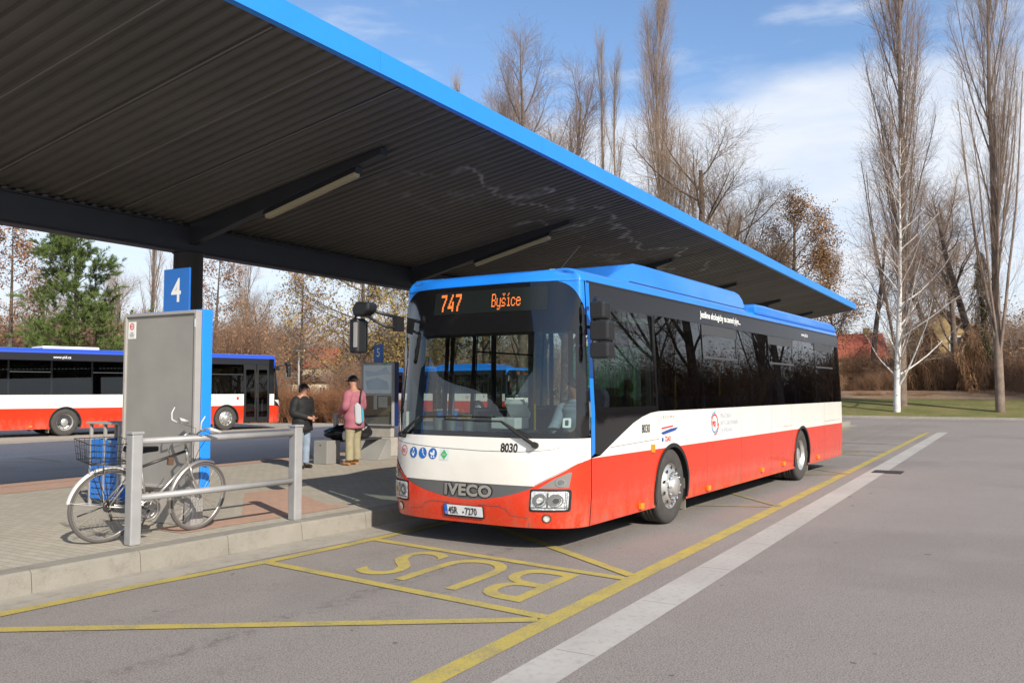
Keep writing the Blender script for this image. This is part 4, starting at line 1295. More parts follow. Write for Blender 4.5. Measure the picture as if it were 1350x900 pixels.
ground_text('BUS', (7.27, 3.50), (0.13, 0.9915), (-1.0, -0.02), 2.02, 1.20, 'yellow_paint', bold=-0.002)
ground_text('BUS', (25.2, 3.6), (0, 1), (-1, 0), 2.2, 1.2, 'worn_yellow_paint', bold=-0.012)
marking([(-10, 21.75), (30, 22.1)], 0.10, 'white_paint')
marking([(11.4, 20.6), (12.3, 19.3), (12.6, 21.3)], 0.10, 'worn_yellow_paint', 0.010)
marking([(14, 28.1), (24, 27.9)], 0.25, 'worn_yellow_paint', 0.010)
# drain in the strip
r_ = empty('drain_cover', ST(19.35, 2.33, 0.0), RZ)
tag(r_, 'rusty dark iron drain cover set into the pale concrete strip', 'drain cover')
mb = MB(); mb.box(-0.3, 0.3, -0.28, 0.28, 0.0, 0.012)
fr_ = mb.build('frame', 'iron', r_)
mb = MB()
for k in range(9): mb.box(-0.25, 0.25, -0.24 + k * 0.056, -0.21 + k * 0.056, 0.012, 0.02)
mb.build('grate', 'iron', r_)

# ------------------------------------------------------------------ far side of the yard
far_e = 55.3
mb = MB(); s = -70
while s < 27.9:
    mb.box(far_e, far_e + 0.2, s, s + 0.99, -0.03, 0.13); s += 1.0
tag(mb.build('kerb', 'concrete', rz=RZ), kind='structure')
mb = MB()
mb.add([(far_e + 0.2, -90, 0.12), (far_e + 0.2, 28, 0.12), (far_e + 7.5, 28, 1.08), (far_e + 7.5, -90, 1.08)], [(0, 1, 2, 3)])
tag(mb.build('grass_verge', 'grass', rz=RZ), kind='structure')
mb = MB()
mb.add([(far_e + 7.5, -90, 1.08), (far_e + 7.5, 28, 1.08), (far_e + 13, 28, 1.6), (far_e + 13, -90, 1.6), (far_e + 60, -90, 1.8), (far_e + 60, 40, 1.8)], [(0, 1, 2, 3), (3, 2, 5, 4)])
tag(mb.build('bank', 'brown_earth', rz=RZ), kind='structure')

# ------------------------------------------------------------------ canopy
root = empty('canopy', (0, 0, 0), RZ)
tag(root, 'long butterfly canopy with blue fascia over the bus platform', 'canopy')
S0, S1, TE, TB, TE2 = -4.2, 42.6, 6.35, 11.75, 18.6
SLP = 0.176
def roof_z(t): return 5.40 - SLP * (t - TE) if t < TB + 0.1 else 5.40 - SLP * (TB + 0.1 - TE) + SLP * (t - TB - 0.1)
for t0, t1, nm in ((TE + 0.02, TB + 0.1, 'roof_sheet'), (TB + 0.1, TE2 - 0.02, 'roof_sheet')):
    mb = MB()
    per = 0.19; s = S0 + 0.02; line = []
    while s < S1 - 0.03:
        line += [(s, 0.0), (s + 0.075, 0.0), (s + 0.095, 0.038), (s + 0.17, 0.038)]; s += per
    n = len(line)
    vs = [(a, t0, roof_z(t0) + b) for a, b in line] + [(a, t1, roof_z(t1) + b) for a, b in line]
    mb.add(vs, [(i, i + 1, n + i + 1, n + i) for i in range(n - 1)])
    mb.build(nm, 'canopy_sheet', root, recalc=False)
    mb = MB()
    mb.add([(a, t, roof_z(t) + 0.2) for a, t in ((S0, t0), (S1, t0), (S1, t1), (S0, t1))] + [(a, t, roof_z(t) + 0.045) for a, t in ((S0, t0), (S1, t0), (S1, t1), (S0, t1))], [(0, 1, 2, 3), (4, 5, 6, 7), (0, 1, 5, 4), (1, 2, 6, 5), (2, 3, 7, 6), (3, 0, 4, 7)])
    mb.build('roof_top', 'canopy_steel', root)
mb = MB()
s = S0 + 1.0
while s < S1:
    for (a, b) in ((TE + 0.1, TB - 0.1),):
        mb.prism([(s, -0.004), (s + 0.022, -0.004), (s + 0.022, 0.004), (s, 0.004)], lambda x, z: (x, a, roof_z(a) + z - 0.001), lambda x, z: (x, b, roof_z(b) + z - 0.001))
    s += 1.045
mb.build('sheet_lap', 'lap_grey', root)
for te, sg in ((TE, -1), (TE2, 1)):
    z0 = roof_z(te)
    s = S0
    while s < S1 - 0.1:
        e = min(S1, s + 4.0)
        mb = MB(); mb.box(s, e - 0.004, te - (0.025 if sg < 0 else 0), te + (0.025 if sg > 0 else 0), z0 - 0.01, z0 + 0.255)
        mb.box(s, e - 0.004, te + (0.0 if sg < 0 else -0.06), te + (0.06 if sg < 0 else 0.0), z0 - 0.012, z0 - 0.006)
        mb.build('fascia', 'fascia_blue', root); s = e
for sx in (S0 - 0.02, S1):
    mb = MB()
    for a, b in ((TE, TB + 0.1), (TB + 0.1, TE2)):
        mb.add([(x, t, roof_z(t) + z) for x in (sx, sx + 0.02) for t, z in ((a, -0.01), (b, -0.01), (b, 0.25), (a, 0.25))], [(0, 3, 2, 1), (4, 5, 6, 7), (0, 1, 5, 4), (1, 2, 6, 5), (2, 3, 7, 6), (3, 0, 4, 7)])
    mb.build('fascia', 'fascia_blue', root)
mb = MB()
zb = 3.95
mb.box(S0 + 0.03, S1 - 0.3, TB - 0.02, TB + 0.26, zb, zb + 0.03); mb.box(S0 + 0.03, S1 - 0.3, TB - 0.02, TB + 0.26, 4.38, 4.41)
mb.box(S0 + 0.03, S1 - 0.3, TB, TB + 0.24, zb + 0.03, 4.38)
mb.build('beam', 'canopy_steel', root, 0.01)
for k in range(-2, 6):
    sc = 9.66 + 6.05 * k
    if k % 2 == 0 and k >= 0:
        mb = MB(); mb.lathe([(0.235, PZ), (0.235, zb), (0.26, zb)], (sc, TB + 0.12, 0), axis='z', seg=28)
        mb.lathe([(0.33, PZ), (0.33, PZ + 0.03), (0.235, PZ + 0.03)], (sc, TB + 0.12, 0), axis='z', seg=28)
        mb.build('column', 'canopy_steel', root)
    for a, b in ((TB, 7.75), (TB + 0.24, 15.9)):
        mb = MB()
        ends = []
        for t, dp in ((a, 0.36), (b, 0.10)): ends += [(t, roof_z(t) - dp), (t, roof_z(t) + 0.0)]
        q = [ends[0], ends[2], ends[3], ends[1]]
        mb.prism(q, lambda t, z: (sc - 0.075, t, z), lambda t, z: (sc + 0.075, t, z))
        mb.build('rib', 'canopy_steel', root, 0.006)
    mb = MB()
    ta, tb = 8.25, 10.05
    def rb(t): return roof_z(t) - (0.10 + 0.26 * (t - 7.75) / 4.0)
    mb.prism([(-0.07, -0.075), (-0.055, -0.135), (0.055, -0.135), (0.07, -0.075)], lambda x, z: (sc + x, ta, rb(ta) + z), lambda x, z: (sc + x, tb, rb(tb) + z))
    lm = mb.build('tube_lamp', 'lamp_cover', root, 0.01)
    mb = MB()
    mb.prism([(-0.08, -0.074), (0.08, -0.074), (0.06, -0.002), (-0.06, -0.002)], lambda x, z: (sc + x, ta - 0.03, rb(ta - .03) + z), lambda x, z: (sc + x, tb + 0.03, rb(tb + .03) + z))
    mb.build('lamp_housing', 'canopy_steel', lm)

# ------------------------------------------------------------------ stop board 4 beside the bicycle
def stop_board(s, t, label, digit, front_poster):
    r = empty('information_board', ST(s, t, PZ), RZ)
    tag(r, label, 'information board')
    W_ = 1.25; z0, z1 = 0.40, 2.39
    if front_poster: W_, z0, z1 = 0.92, 0.68, 2.12
    mb = MB(); mb.box(0.0, 0.05, 0.035, W_ - 0.035, z0 + 0.035, z1 - 0.035)
    pn = mb.build('panel', 'board_grey' if not front_poster else 'cork', r)
    mb = MB()
    for b in ((-0.025, 0.055, 0.0, 0.035, z0, z1), (-0.025, 0.055, W_ - 0.035, W_, z0, z1), (-0.025, 0.055, 0.035, W_ - 0.035, z1 - 0.035, z1), (-0.025, 0.055, 0.035, W_ - 0.035, z0, z0 + 0.035)): mb.box(*b)
    mb.build('frame', 'galvanised' if front_poster else 'frame_grey', r, 0.005)
    mb = MB(); mb.box(0.058, 0.20, -0.005, W_, z0 + 0.0, z1 + 0.015)
    mb.build('case', 'board_blue' if not front_poster else 'shaded_case_blue', r, 0.006)
    mb = MB(); mb.box(0.03, 0.058, 0.001, 0.012, z0 + 0.05, z1 - 0.02)
    mb.build('hinge', 'soft_black', r)
    mb = MB()
    if not front_poster:
        mb.prism([(0.26, 0.0), (1.0, 0.0), (1.13, z0), (0.16, z0)], lambda y, z: (0.02, y, z), lambda y, z: (0.19, y, z))
        mb.build('base', 'stone_grey', r, 0.01)
        mb = MB(); mb.box(0.0, 0.16, 0.05, 0.17, 0.0, z0 - 0.004); mb.build('foot', 'frame_grey', r, 0.006)
    else:
        mb.box(-0.05, 0.22, 0.02, W_ - 0.02, 0.0, 0.42); mb.box(0.03, 0.16, 0.08, W_ - 0.08, 0.42, z0)
        mb.build('base', 'stone_grey', r, 0.015)
    # number plate above
    a, b = (0.235, 0.67) if not front_poster else (0.36, 0.62)
    zz0, zz1 = (z1 - 0.02, z1 + 0.50) if not front_poster else (z1, z1 + 0.42)
    mb = MB(); mb.box(0.06, 0.085, a, b, zz0 + 0.02, zz1)
    np_ = mb.build('number_sign', 'sign_blue', r, 0.003)
    vs, fs = text2d(digit, 1.0, bold=0.012)
    xs = [v[0] for v in vs]; ys = [v[1] for v in vs]
    hw, hh = ((0.165, 0.275) if not front_poster else (0.09, 0.2))
    cy = (a + b) / 2
    mb = MB()
    mb.add([(0.0585, cy - ((x - min(xs)) / (max(xs) - min(xs)) - 0.5) * hw, zz0 + 0.135 + (y - min(ys)) / (max(ys) - min(ys)) * hh) for x, y in vs], fs)
    mb.build('digit', 'white_plastic', np_)
    if not front_poster:
        mb = MB(); mb.box(-0.004, 0.0, 1.065, 1.20, 2.10, 2.30)
        st = mb.build('notice', 'white_plastic', r)
        mb = MB()
        vs, fs = stripe([(1.133 + 0.034 * math.cos(R(a_)), 2.245 + 0.034 * math.sin(R(a_))) for a_ in range(20, 381, 20)], 0.012)
        mb.add([(-0.006, y, z) for y, z in vs], fs)
        vs, fs = text2d('PID', 0.035, 0.9, -1.16, 2.232, bold=0.001)
        mb.add([(-0.0062, -x, z) for x, z in vs], fs)
        mb.build('notice_logo', 'logo_red', st)
        mb = MB()
        for q, wd in enumerate((0.05, 0.085, 0.07)): mb.add([(-0.006, 1.133 + sg * wd / 2, 2.165 - q * 0.02 + dz) for dz in (0, 0.009) for sg in (1, -1)], [(0, 1, 3, 2)])
        mb.build('notice_lines', 'grey_ink', st)
        mb = MB(); mb.box(-0.029, -0.0255, 0.008, 0.026, 2.2, 2.29); mb.build('notice', 'sticker_pale', r)
    else:
        mb = MB(); mb.box(-0.006, -0.001, 0.05, W_ - 0.06, 1.42, 2.06); p = mb.build('poster', 'poster_paper', r)
        mb = MB()
        mb.add([(-0.008, y, z) for y, z in ((0.10, 1.50), (0.74, 1.50), (0.80, 1.70), (0.45, 1.78), (0.16, 1.68))], [(0, 1, 2, 3, 4)])
        mb.add([(-0.008, y, z) for y, z in ((0.08, 1.86), (0.80, 1.80), (0.82, 1.95), (0.5, 1.90), (0.2, 2.02))], [(0, 1, 2, 3, 4)])
        mb.build('map', 'poster_blue', p)
        mb = MB(); mb.box(-0.006, -0.001, 0.16, 0.42, 1.10, 1.34); mb.box(-0.006, -0.001, 0.46, 0.56, 1.05, 1.36); mb.build('timetable', 'white_plastic', r)
        mb = MB(); mb.box(-0.022, -0.018, 0.036, W_ - 0.036, z0 + 0.036, z1 - 0.036); mb.build('pane', 'case_glass', r)
        mb = MB(); mb.lathe([(0.04, -0.03), (0.0, -0.03)], (0, 0.24, z1 - 0.018), axis='x', seg=12); mb.build('badge', 'sticker_green', r)
    return r


stop_board(6.52, 7.83, 'tall grey board with blue edge and a number 4 sign on top', '4', False)
stop_board(15.6, 12.2, 'glazed timetable case with route map behind the man in the pink jacket', '5', True)

# ------------------------------------------------------------------ railings
def railing(s0, t0, s1, t1, label, post_w=0.115, hgt=1.07, rail_dz=(0.0, -0.55), thick=0.034):
    a, b = ST(s0, t0, PZ), ST(s1, t1, PZ)
    d = b - a
    r = empty('guard_rail', a, math.atan2(d.y, d.x))
    tag(r, label, 'railing')
    L = d.length
    for x in (0, L):
        mb = MB(); mb.box(x - post_w / 2, x + post_w / 2, -post_w / 2, post_w / 2, 0, hgt)
        p = mb.build('post', 'galvanised', r, 0.012)
        mb = MB(); mb.box(x - post_w / 2 - 0.008, x + post_w / 2 + 0.008, -post_w / 2 - 0.008, post_w / 2 + 0.008, hgt, hgt + 0.028)
        mb.build('cap', 'galvanised', p, 0.006)
    for dz in rail_dz:
        z = hgt - 0.07 + dz
        mb = MB(); mb.tube([(post_w / 2 - 0.005, 0, z), (L - post_w / 2 + 0.005, 0, z)], thick, 14)
        mb.build('rail', 'galvanised', r)
    return r


railing(5.49, 7.47, 7.50, 7.29, 'grey galvanised guard rail at the kerb in front of the bicycle')
railing(14.6, 13.0, 17.9, 13.35, 'thin grey railing behind the bench and bags', 0.09, 0.95, (0.0,), 0.025)

# ------------------------------------------------------------------ litter bin
r = empty('litter_bin', ST(7.05, 9.90, PZ), RZ)
tag(r, 'blue slatted litter bin with flat grey roof behind the bicycle', 'litter bin')
mb = MB()
for y in (0.02, 0.31, 0.60):
    mb.box(0, 0.035, y - 0.017, y + 0.017, 0, 1.06)
for y in (0.02, 0.60): mb.box(0.36, 0.395, y - 0.017, y + 0.017, 0, 1.06)
mb.build('frame', 'frame_grey', r, 0.004)
mb = MB(); mb.box(-0.03, 0.43, -0.01, 0.65, 1.06, 1.085); mb.build('roof', 'frame_grey', r, 0.006)
for y0, y1 in ((0.04, 0.29), (0.33, 0.58)):
    mb = MB(); mb.box(0.002, 0.03, y0, y1, 0.10, 0.86); dr = mb.build('door', 'bin_blue', r, 0.004)
    mb = MB()
    for k in range(9): mb.box(-0.001, 0.003, y0 + 0.03, y1 - 0.03, 0.15 + k * 0.078, 0.163 + k * 0.078)
    mb.build('slots', 'bin_slot', dr)
mb = MB(); mb.box(0.03, 0.37, 0.025, 0.035, 0.1, 0.86); mb.box(0.03, 0.37, 0.585, 0.597, 0.1, 0.86); mb.box(0.36, 0.372, 0.04, 0.58, 0.1, 0.86); mb.box(0.04, 0.36, 0.04, 0.58, 0.09, 0.11); mb.build('side', 'bin_blue', r)
mb = MB(); mb.box(-0.003, 0.002, 0.15, 0.21, 0.83, 0.85); mb.build('handle', 'pole_yellow', r)

r = empty('litter_bin', ST(16.9, 11.55, PZ), RZ)
tag(r, 'small dark blue bin half hidden by the corner of the main bus', 'litter bin')
mb = MB(); mb.box(0, 0.35, 0, 0.35, 0.08, 1.0); mb.build('body', 'sign_blue', r, 0.02)
mb = MB(); mb.box(-0.02, 0.37, -0.02, 0.37, 1.0, 1.04); mb.build('lid', 'frame_grey', r, 0.01)
mb = MB(); mb.box(0.03, 0.32, 0.03, 0.32, 0.0, 0.08); mb.build('foot', 'frame_grey', r)

# ------------------------------------------------------------------ bench and the bags on it
r = empty('bench', ST(13.25, 12.03, PZ), RZ)
tag(r, 'grey bench with solid box ends between the two waiting people', 'bench')
mb = MB(); mb.box(0, 0.40, 0.0, 0.36, 0.0, 0.47); e1_ = mb.build('bench_end', 'board_grey', r, 0.012)
mb = MB(); mb.lathe([(0.018, -0.002), (0, -0.002)], (0, 0.18, 0.38), axis='x', seg=12); mb.build('keyhole', 'soft_black', e1_)
mb = MB(); mb.prism([(0.0, 0.0), (0.62, 0.0), (0.62, 0.42), (0.45, 0.42)][::-1], lambda x, z: (1.32 + x * 0.7, 0.0 - 0.25, z), lambda x, z: (1.32 + x * 0.7, 0.36, z)); mb.build('bench_end', 'board_grey', r, 0.01)
mb = MB()
for k in range(4): mb.box(0.40, 1.72, -0.02 + k * 0.1, 0.065 + k * 0.1, 0.43, 0.465)
mb.build('seat', 'interior_dark', r, 0.006)

def blob(name, loc, size, m, seed, label, cat, parent=None, lumps=0.34, knot=True):
    rr = random.Random(seed)
    bm = bmesh.new()
    bmesh.ops.create_icosphere(bm, subdivisions=4, radius=1.0)
    from mathutils import noise as mn
    off = Vector((rr.random() * 50, rr.random() * 50, 0))
    for v in bm.verts:
        n = mn.noise(v.co * 1.7 + off) * lumps + abs(mn.noise(v.co * 4.3 + off)) * lumps * 0.7
        p = v.co * (1 + n)
        if p.z < -0.75: p.z = -0.75
        top = max(0, p.z - 0.55)
        v.co = Vector((p.x * size[0] * (1 - top * 0.55), p.y * size[1] * (1 - top * 0.55), (p.z + 0.75) * size[2] / 1.75))
    me = D.meshes.new(name); bm.to_mesh(me); bm.free()
    o = link_mesh(name, me, m, parent, True, loc)
    if label: tag(o, label, cat)
    return o


blob('bin_bag', ST(13.95, 12.25, PZ + 0.466), (0.36, 0.24, 0.30), 'bag_black', 1, 'shiny black plastic bag slumped at the near end of the bench', 'bag')
blob('bin_bag', ST(14.45, 12.2, PZ + 0.466), (0.22, 0.2, 0.36), 'bag_black', 5, 'taller black bag on the bench beside the man in pink', 'bag')
blob('carrier_bag', ST(13.75, 11.97, PZ + 0.466), (0.07, 0.06, 0.2), 'white_plastic', 8, 'small white carrier bag between the black bags on the bench', 'bag')

# ------------------------------------------------------------------ bicycle
def bicycle():
    pr, pf = Vector((-4.045, 8.635, PZ)), Vector((-3.42, 9.42, PZ))
    d = pf - pr
    r = empty('bicycle', pr, math.atan2(d.y, d.x))
    tag(r, 'old silver city bicycle with wire basket parked behind the guard rail', 'bicycle')
    r.rotation_euler = (R(8.5), 0, math.atan2(d.y, d.x))
    LB = d.length; RW = 0.352
    def bwheel(x, rot=0.0):
        e = MB()
        prof = [(RW * 1.0 + 0.019 * math.cos(a), 0.019 * math.sin(a)) for a in [2 * math.pi * k / 10 for k in range(10)]]
        e.lathe(prof, (0, 0, RW + 0.019), seg=56, closed=True)
        rim = MB()
        rim.lathe([(RW - 0.012, -0.012), (RW - 0.012, 0.012), (RW - 0.03, 0.007), (RW - 0.03, -0.007)], (0, 0, RW + 0.019), seg=56, closed=True)
        ro = rim.build('wheel', 'bike_silver', r)
        ro.location = (x, 0, 0); ro.rotation_euler = (0, 0, rot)
        e.build('tyre', 'tyre_grey', ro)
        sp = MB(); zc = RW + 0.019
        for k in range(32):
            a = 2 * math.pi * k / 32; b = a + (0.5 if k % 2 else -0.5); sd = 0.028 if (k // 2) % 2 else -0.028
            sp.tube([(0.02 * math.cos(b), sd, zc + 0.02 * math.sin(b)), ((RW - 0.02) * math.cos(a), 0, zc + (RW - 0.02) * math.sin(a))], 0.0014, 4, cap=False)
        sp.build('spokes', 'bike_silver', ro)
        hb = MB(); hb.lathe([(0.0, -0.05), (0.012, -0.05), (0.012, -0.032), (0.024, -0.03), (0.016, -0.01), (0.016, 0.01), (0.024, 0.03), (0.012, 0.032), (0.012, 0.05), (0, 0.05)], (0, 0, zc), seg=16)
        hb.build('hub', 'bike_silver', ro)
        return ro
    zc = RW + 0.019
    bwheel(0.0); fw = bwheel(LB, R(9))
    bb = Vector((0.42, 0, 0.30)); st_top = Vector((0.31, 0, 0.79)); hd_t = Vector((0.80, 0, 0.90)); hd_b = Vector((0.848, 0, 0.72)); ra = Vector((0, 0, zc))
    mb = MB()
    mb.tube([bb, st_top], 0.0155, 10); mb.tube([hd_b + Vector((-0.008, 0, 0.03)), bb], 0.018, 10); mb.tube([hd_t + Vector((0, 0, 0.0)), hd_b], 0.02, 10)
    for y in (-0.055, 0.055):
        mb.tube([ra + Vector((0, y, 0)), bb + Vector((0, y * 0.4, 0))], 0.010, 8)
        mb.tube([ra + Vector((0, y, 0)), st_top + Vector((0, y * 0.3, -0.03))], 0.008, 8)
    mb.build('frame', 'bike_silver', r)
    mb = MB(); mb.tube([st_top + Vector((0, 0, -0.06)), hd_t + Vector((0, 0, -0.03))], 0.015, 10); mb.build('crossbar', 'bike_dark', r)
    mb = MB()
    fa = Vector((LB, 0, zc))
    for y in (-0.05, 0.05): mb.tube([hd_b + Vector((0, y * 0.7, 0)), hd_b + Vector((0.02, y, -0.1)), fa + Vector((-0.03, y, 0.08)), fa + Vector((0, y, 0))], 0.011, 8)
    mb.tube([hd_b + Vector((0, -0.04, 0)), hd_b + Vector((0, 0.04, 0))], 0.014, 8)
    mb.build('fork', 'bike_silver', r)
    # stem and swept handlebar with grips and brake levers
    mb = MB()
    st = hd_t + Vector((-0.03, 0, 0.14))
    mb.tube([hd_t, st, st + Vector((0.05, 0, 0.02))], 0.013, 10)
    c = st + Vector((0.05, 0, 0.02))
    for y in (-1, 1):
        mb.tube([c, c + Vector((0.02, y * 0.10, 0.0)), c + Vector((0.02, y * 0.2, 0.07)), c + Vector((0.04, y * 0.29, 0.10)), c + Vector((0.15, y * 0.31, 0.065))], 0.011, 8)
    hbar = mb.build('handlebar', 'bike_silver', r)
    for y in (-1, 1):
        mb = MB(); mb.tube([c + Vector((0.05, y * 0.293, 0.097)), c + Vector((0.165, y * 0.315, 0.06))], [0.017, 0.019], 10); mb.build('grip', 'guard_white', hbar)
        mb = MB(); mb.tube([c + Vector((0.0, y * 0.26, 0.07)), c + Vector((-0.05, y * 0.28, 0.10)), c + Vector((-0.05, y * 0.29, 0.17)), c + Vector((-0.02, y * 0.295, 0.23))], [0.012, 0.010, 0.008, 0.006], 8); mb.build('brake_lever', 'guard_white', hbar)
        mb = MB(); mb.tube([c + Vector((0.02, y * 0.25, 0.07)), c + Vector((0.16, y * 0.14, 0.02)), hd_t + Vector((0.12, y * 0.05, -0.02)), hd_b + Vector((0.06, 0, 0.02))], 0.003, 5); mb.build('brake_cable', 'wire_black', hbar)
    # mudguards
    for x, a0, a1, rt in ((0.0, 22, 172, 0), (LB, 66, 200, R(9))):
        mb = MB(); vs = []; n = 26
        for k in range(n + 1):
            a = R(a0 + (a1 - a0) * k / n)
            for w, dr in ((-0.026, -0.012), (-0.018, 0.002), (0, 0.008), (0.018, 0.002), (0.026, -0.012)):
                vs.append(((RW + 0.035 + dr) * math.cos(a), w, zc + (RW + 0.035 + dr) * math.sin(a)))
        mb.add(vs, [(k * 5 + j, k * 5 + j + 1, k * 5 + j + 6, k * 5 + j + 5) for k in range(n) for j in range(4)], True)
        a = R(170)
        for w in (-0.028, 0.028): mb.tube([(0, w * 1.6, zc), ((RW + 0.035) * math.cos(a), w, zc + (RW + 0.035) * math.sin(a))], 0.0025, 5)
        o = mb.build('mudguard', 'guard_white' if x == 0 else 'bike_silver', r, recalc=False); o.location = (x, 0, 0); o.rotation_euler = (0, 0, rt)
    # chainset
    mb = MB()
    mb.lathe([(0.098, -0.046), (0.098, -0.05), (0.075, -0.05), (0.075, -0.046)], (bb.x, 0, bb.z), seg=36, closed=True)
    mb.lathe([(0.125, -0.055), (0.125, -0.058), (0.11, -0.06), (0.104, -0.055)], (bb.x, 0, bb.z), seg=36, closed=True)
    for k in range(5):
        a = R(72 * k); mb.tube([(bb.x, -0.05, bb.z), (bb.x + 0.09 * math.cos(a), -0.05, bb.z + 0.09 * math.sin(a))], 0.008, 6)
    mb.tube([bb + Vector((0, -0.06, 0)), bb + Vector((0, 0.06, 0))], 0.018, 10)
    cs = mb.build('chainset', 'bike_silver', r)
    for sg, a in ((-1, R(-115)), (1, R(65))):
        tip = bb + Vector((0.17 * math.cos(a), sg * 0.075, 0.17 * math.sin(a)))
        mb = MB(); mb.tube([bb + Vector((0, sg * 0.065, 0)), tip], 0.010, 8); mb.build('crank', 'bike_dark', cs)
        mb = MB(); mb.box(tip.x - 0.045, tip.x + 0.045, tip.y + (-0.09 if sg < 0 else 0.01), tip.y + (-0.01 if sg < 0 else 0.09), tip.z - 0.012, tip.z + 0.012); mb.build('pedal', 'bike_dark', cs, 0.004)
    mb = MB()
    mb.tube([bb + Vector((0, -0.048, 0.098)), ra + Vector((0, -0.048, 0.045))], 0.0045, 5); mb.tube([bb + Vector((0, -0.048, -0.098)), ra + Vector((0.05, -0.048, -0.11)), ra + Vector((0, -0.048, -0.045))], 0.0045, 5)
    mb.lathe([(0.055, -0.04), (0.055, -0.055), (0.02, -0.057), (0.02, -0.038)], (0, 0, zc), seg=24, closed=True)
    mb.tube([ra + Vector((0.01, -0.06, -0.05)), ra + Vector((0.04, -0.06, -0.14))], 0.012, 6)
    mb.build('chain', 'bike_dark', r)
    mb = MB(); mb.tube([(0.02, 0.05, zc - 0.02), (-0.24, 0.07, zc - 0.10)], 0.008, 6); mb.build('kickstand', 'bike_dark', r)
    # saddle
    mb = MB(); mb.tube([st_top, st_top + Vector((-0.035, 0, 0.10))], 0.0125, 8); mb.build('seat_post', 'bike_silver', r)
    mb = MB()
    mb.prism([(-0.22, 0.075), (-0.20, 0.10), (-0.10, 0.095), (0.0, 0.045), (0.12, 0.018), (0.12, -0.018), (0.0, -0.045), (-0.10, -0.095), (-0.20, -0.10), (-0.22, -0.075)], lambda x, y: (st_top.x + 0.06 + x, y, st_top.z + 0.095), lambda x, y: (st_top.x + 0.06 + x, y * 0.9, st_top.z + 0.15 + 0.03 * max(0, -x - 0.1)))
    mb.build('saddle', 'soft_black', r, 0.015)
    # rear rack with a wire basket
    mb = MB(); zr = zc + RW + 0.085
    for y in (-0.06, 0.06):
        mb.tube([(0.25, y, zr - 0.02), (-0.22, y, zr)], 0.006, 6); mb.tube([(-0.10, y, zr), (0.0, y, zc)], 0.005, 6); mb.tube([(-0.2, y, zr), (0, y, zc)], 0.004, 6)
    mb.tube([(-0.22, -0.06, zr), (-0.22, 0.06, zr)], 0.006, 6)
    mb.build('rack', 'bike_dark', r)
    mb = MB()
    z0, z1 = zr + 0.012, zr + 0.21
    def rect(z, g): return [(-0.26 - g, -0.15 - g, z), (0.13 + g, -0.15 - g, z), (0.13 + g, 0.15 + g, z), (-0.26 - g, 0.15 + g, z), (-0.26 - g, -0.15 - g, z)]
    for z, g, w in ((z1, 0.03, 0.004), (z0 + 0.13, 0.02, 0.002), (z0 + 0.06, 0.01, 0.002), (z0, 0.0, 0.004)): mb.tube(rect(z, g), w, 5)
    lo, hi = rect(z0, 0.0), rect(z1, 0.03)
    for a in range(4):
        n = 9 if a % 2 == 0 else 7
        for k in range(n):
            f = k / n
            p = Vector(lo[a]).lerp(Vector(lo[a + 1]), f); q = Vector(hi[a]).lerp(Vector(hi[a + 1]), f)
            mb.tube([p, q], 0.0022, 4)
    for k in range(8):
        y = -0.15 + 0.3 * k / 7; mb.tube([(-0.26, y, z0), (0.13, y, z0)], 0.0018, 4)
    mb.build('basket', 'wire_black', r)
    # lock hanging from the bars
    mb = MB(); p = hd_t + Vector((-0.16, -0.03, 0.06))
    mb.tube([p + Vector((0.05, 0, 0.1)), p + Vector((-0.03, 0, 0.02)), p + Vector((-0.05, 0, -0.08)), p + Vector((-0.01, 0, -0.14))], 0.006, 6)
    lk = mb.build('lock_cable', 'bike_silver', r)
    mb = MB(); mb.box(p.x - 0.05, p.x + 0.01, p.y - 0.02, p.y + 0.02, p.z - 0.22, p.z - 0.14); mb.build('lock', 'rust', lk, 0.006)
    return r


bicycle()

# ------------------------------------------------------------------ people
def skin_obj(name, verts, edges, radii, m, parent, levels=2, rootv=0):
    me = D.meshes.new(name)
    me.from_pydata([tuple(v) for v in verts], edges, [])
    o = link_mesh(name, me, m, parent, True)
    md = o.modifiers.new('skin', 'SKIN'); md.use_smooth_shade = True
    if not me.skin_vertices: bpy.context.view_layer.update()
    sv = me.skin_vertices[0].data
    for i, r_ in enumerate(radii):
        sv[i].radius = r_ if isinstance(r_, tuple) else (r_, r_)
        sv[i].use_root = (i == rootv)
    sd = o.modifiers.new('sub', 'SUBSURF'); sd.levels = levels; sd.render_levels = levels
    return o


def chain(dct, order, edges_named):
    idx = {k: i for i, k in enumerate(order)}
    return [dct[k] for k in order], [(idx[a], idx[b]) for a, b in edges_named]


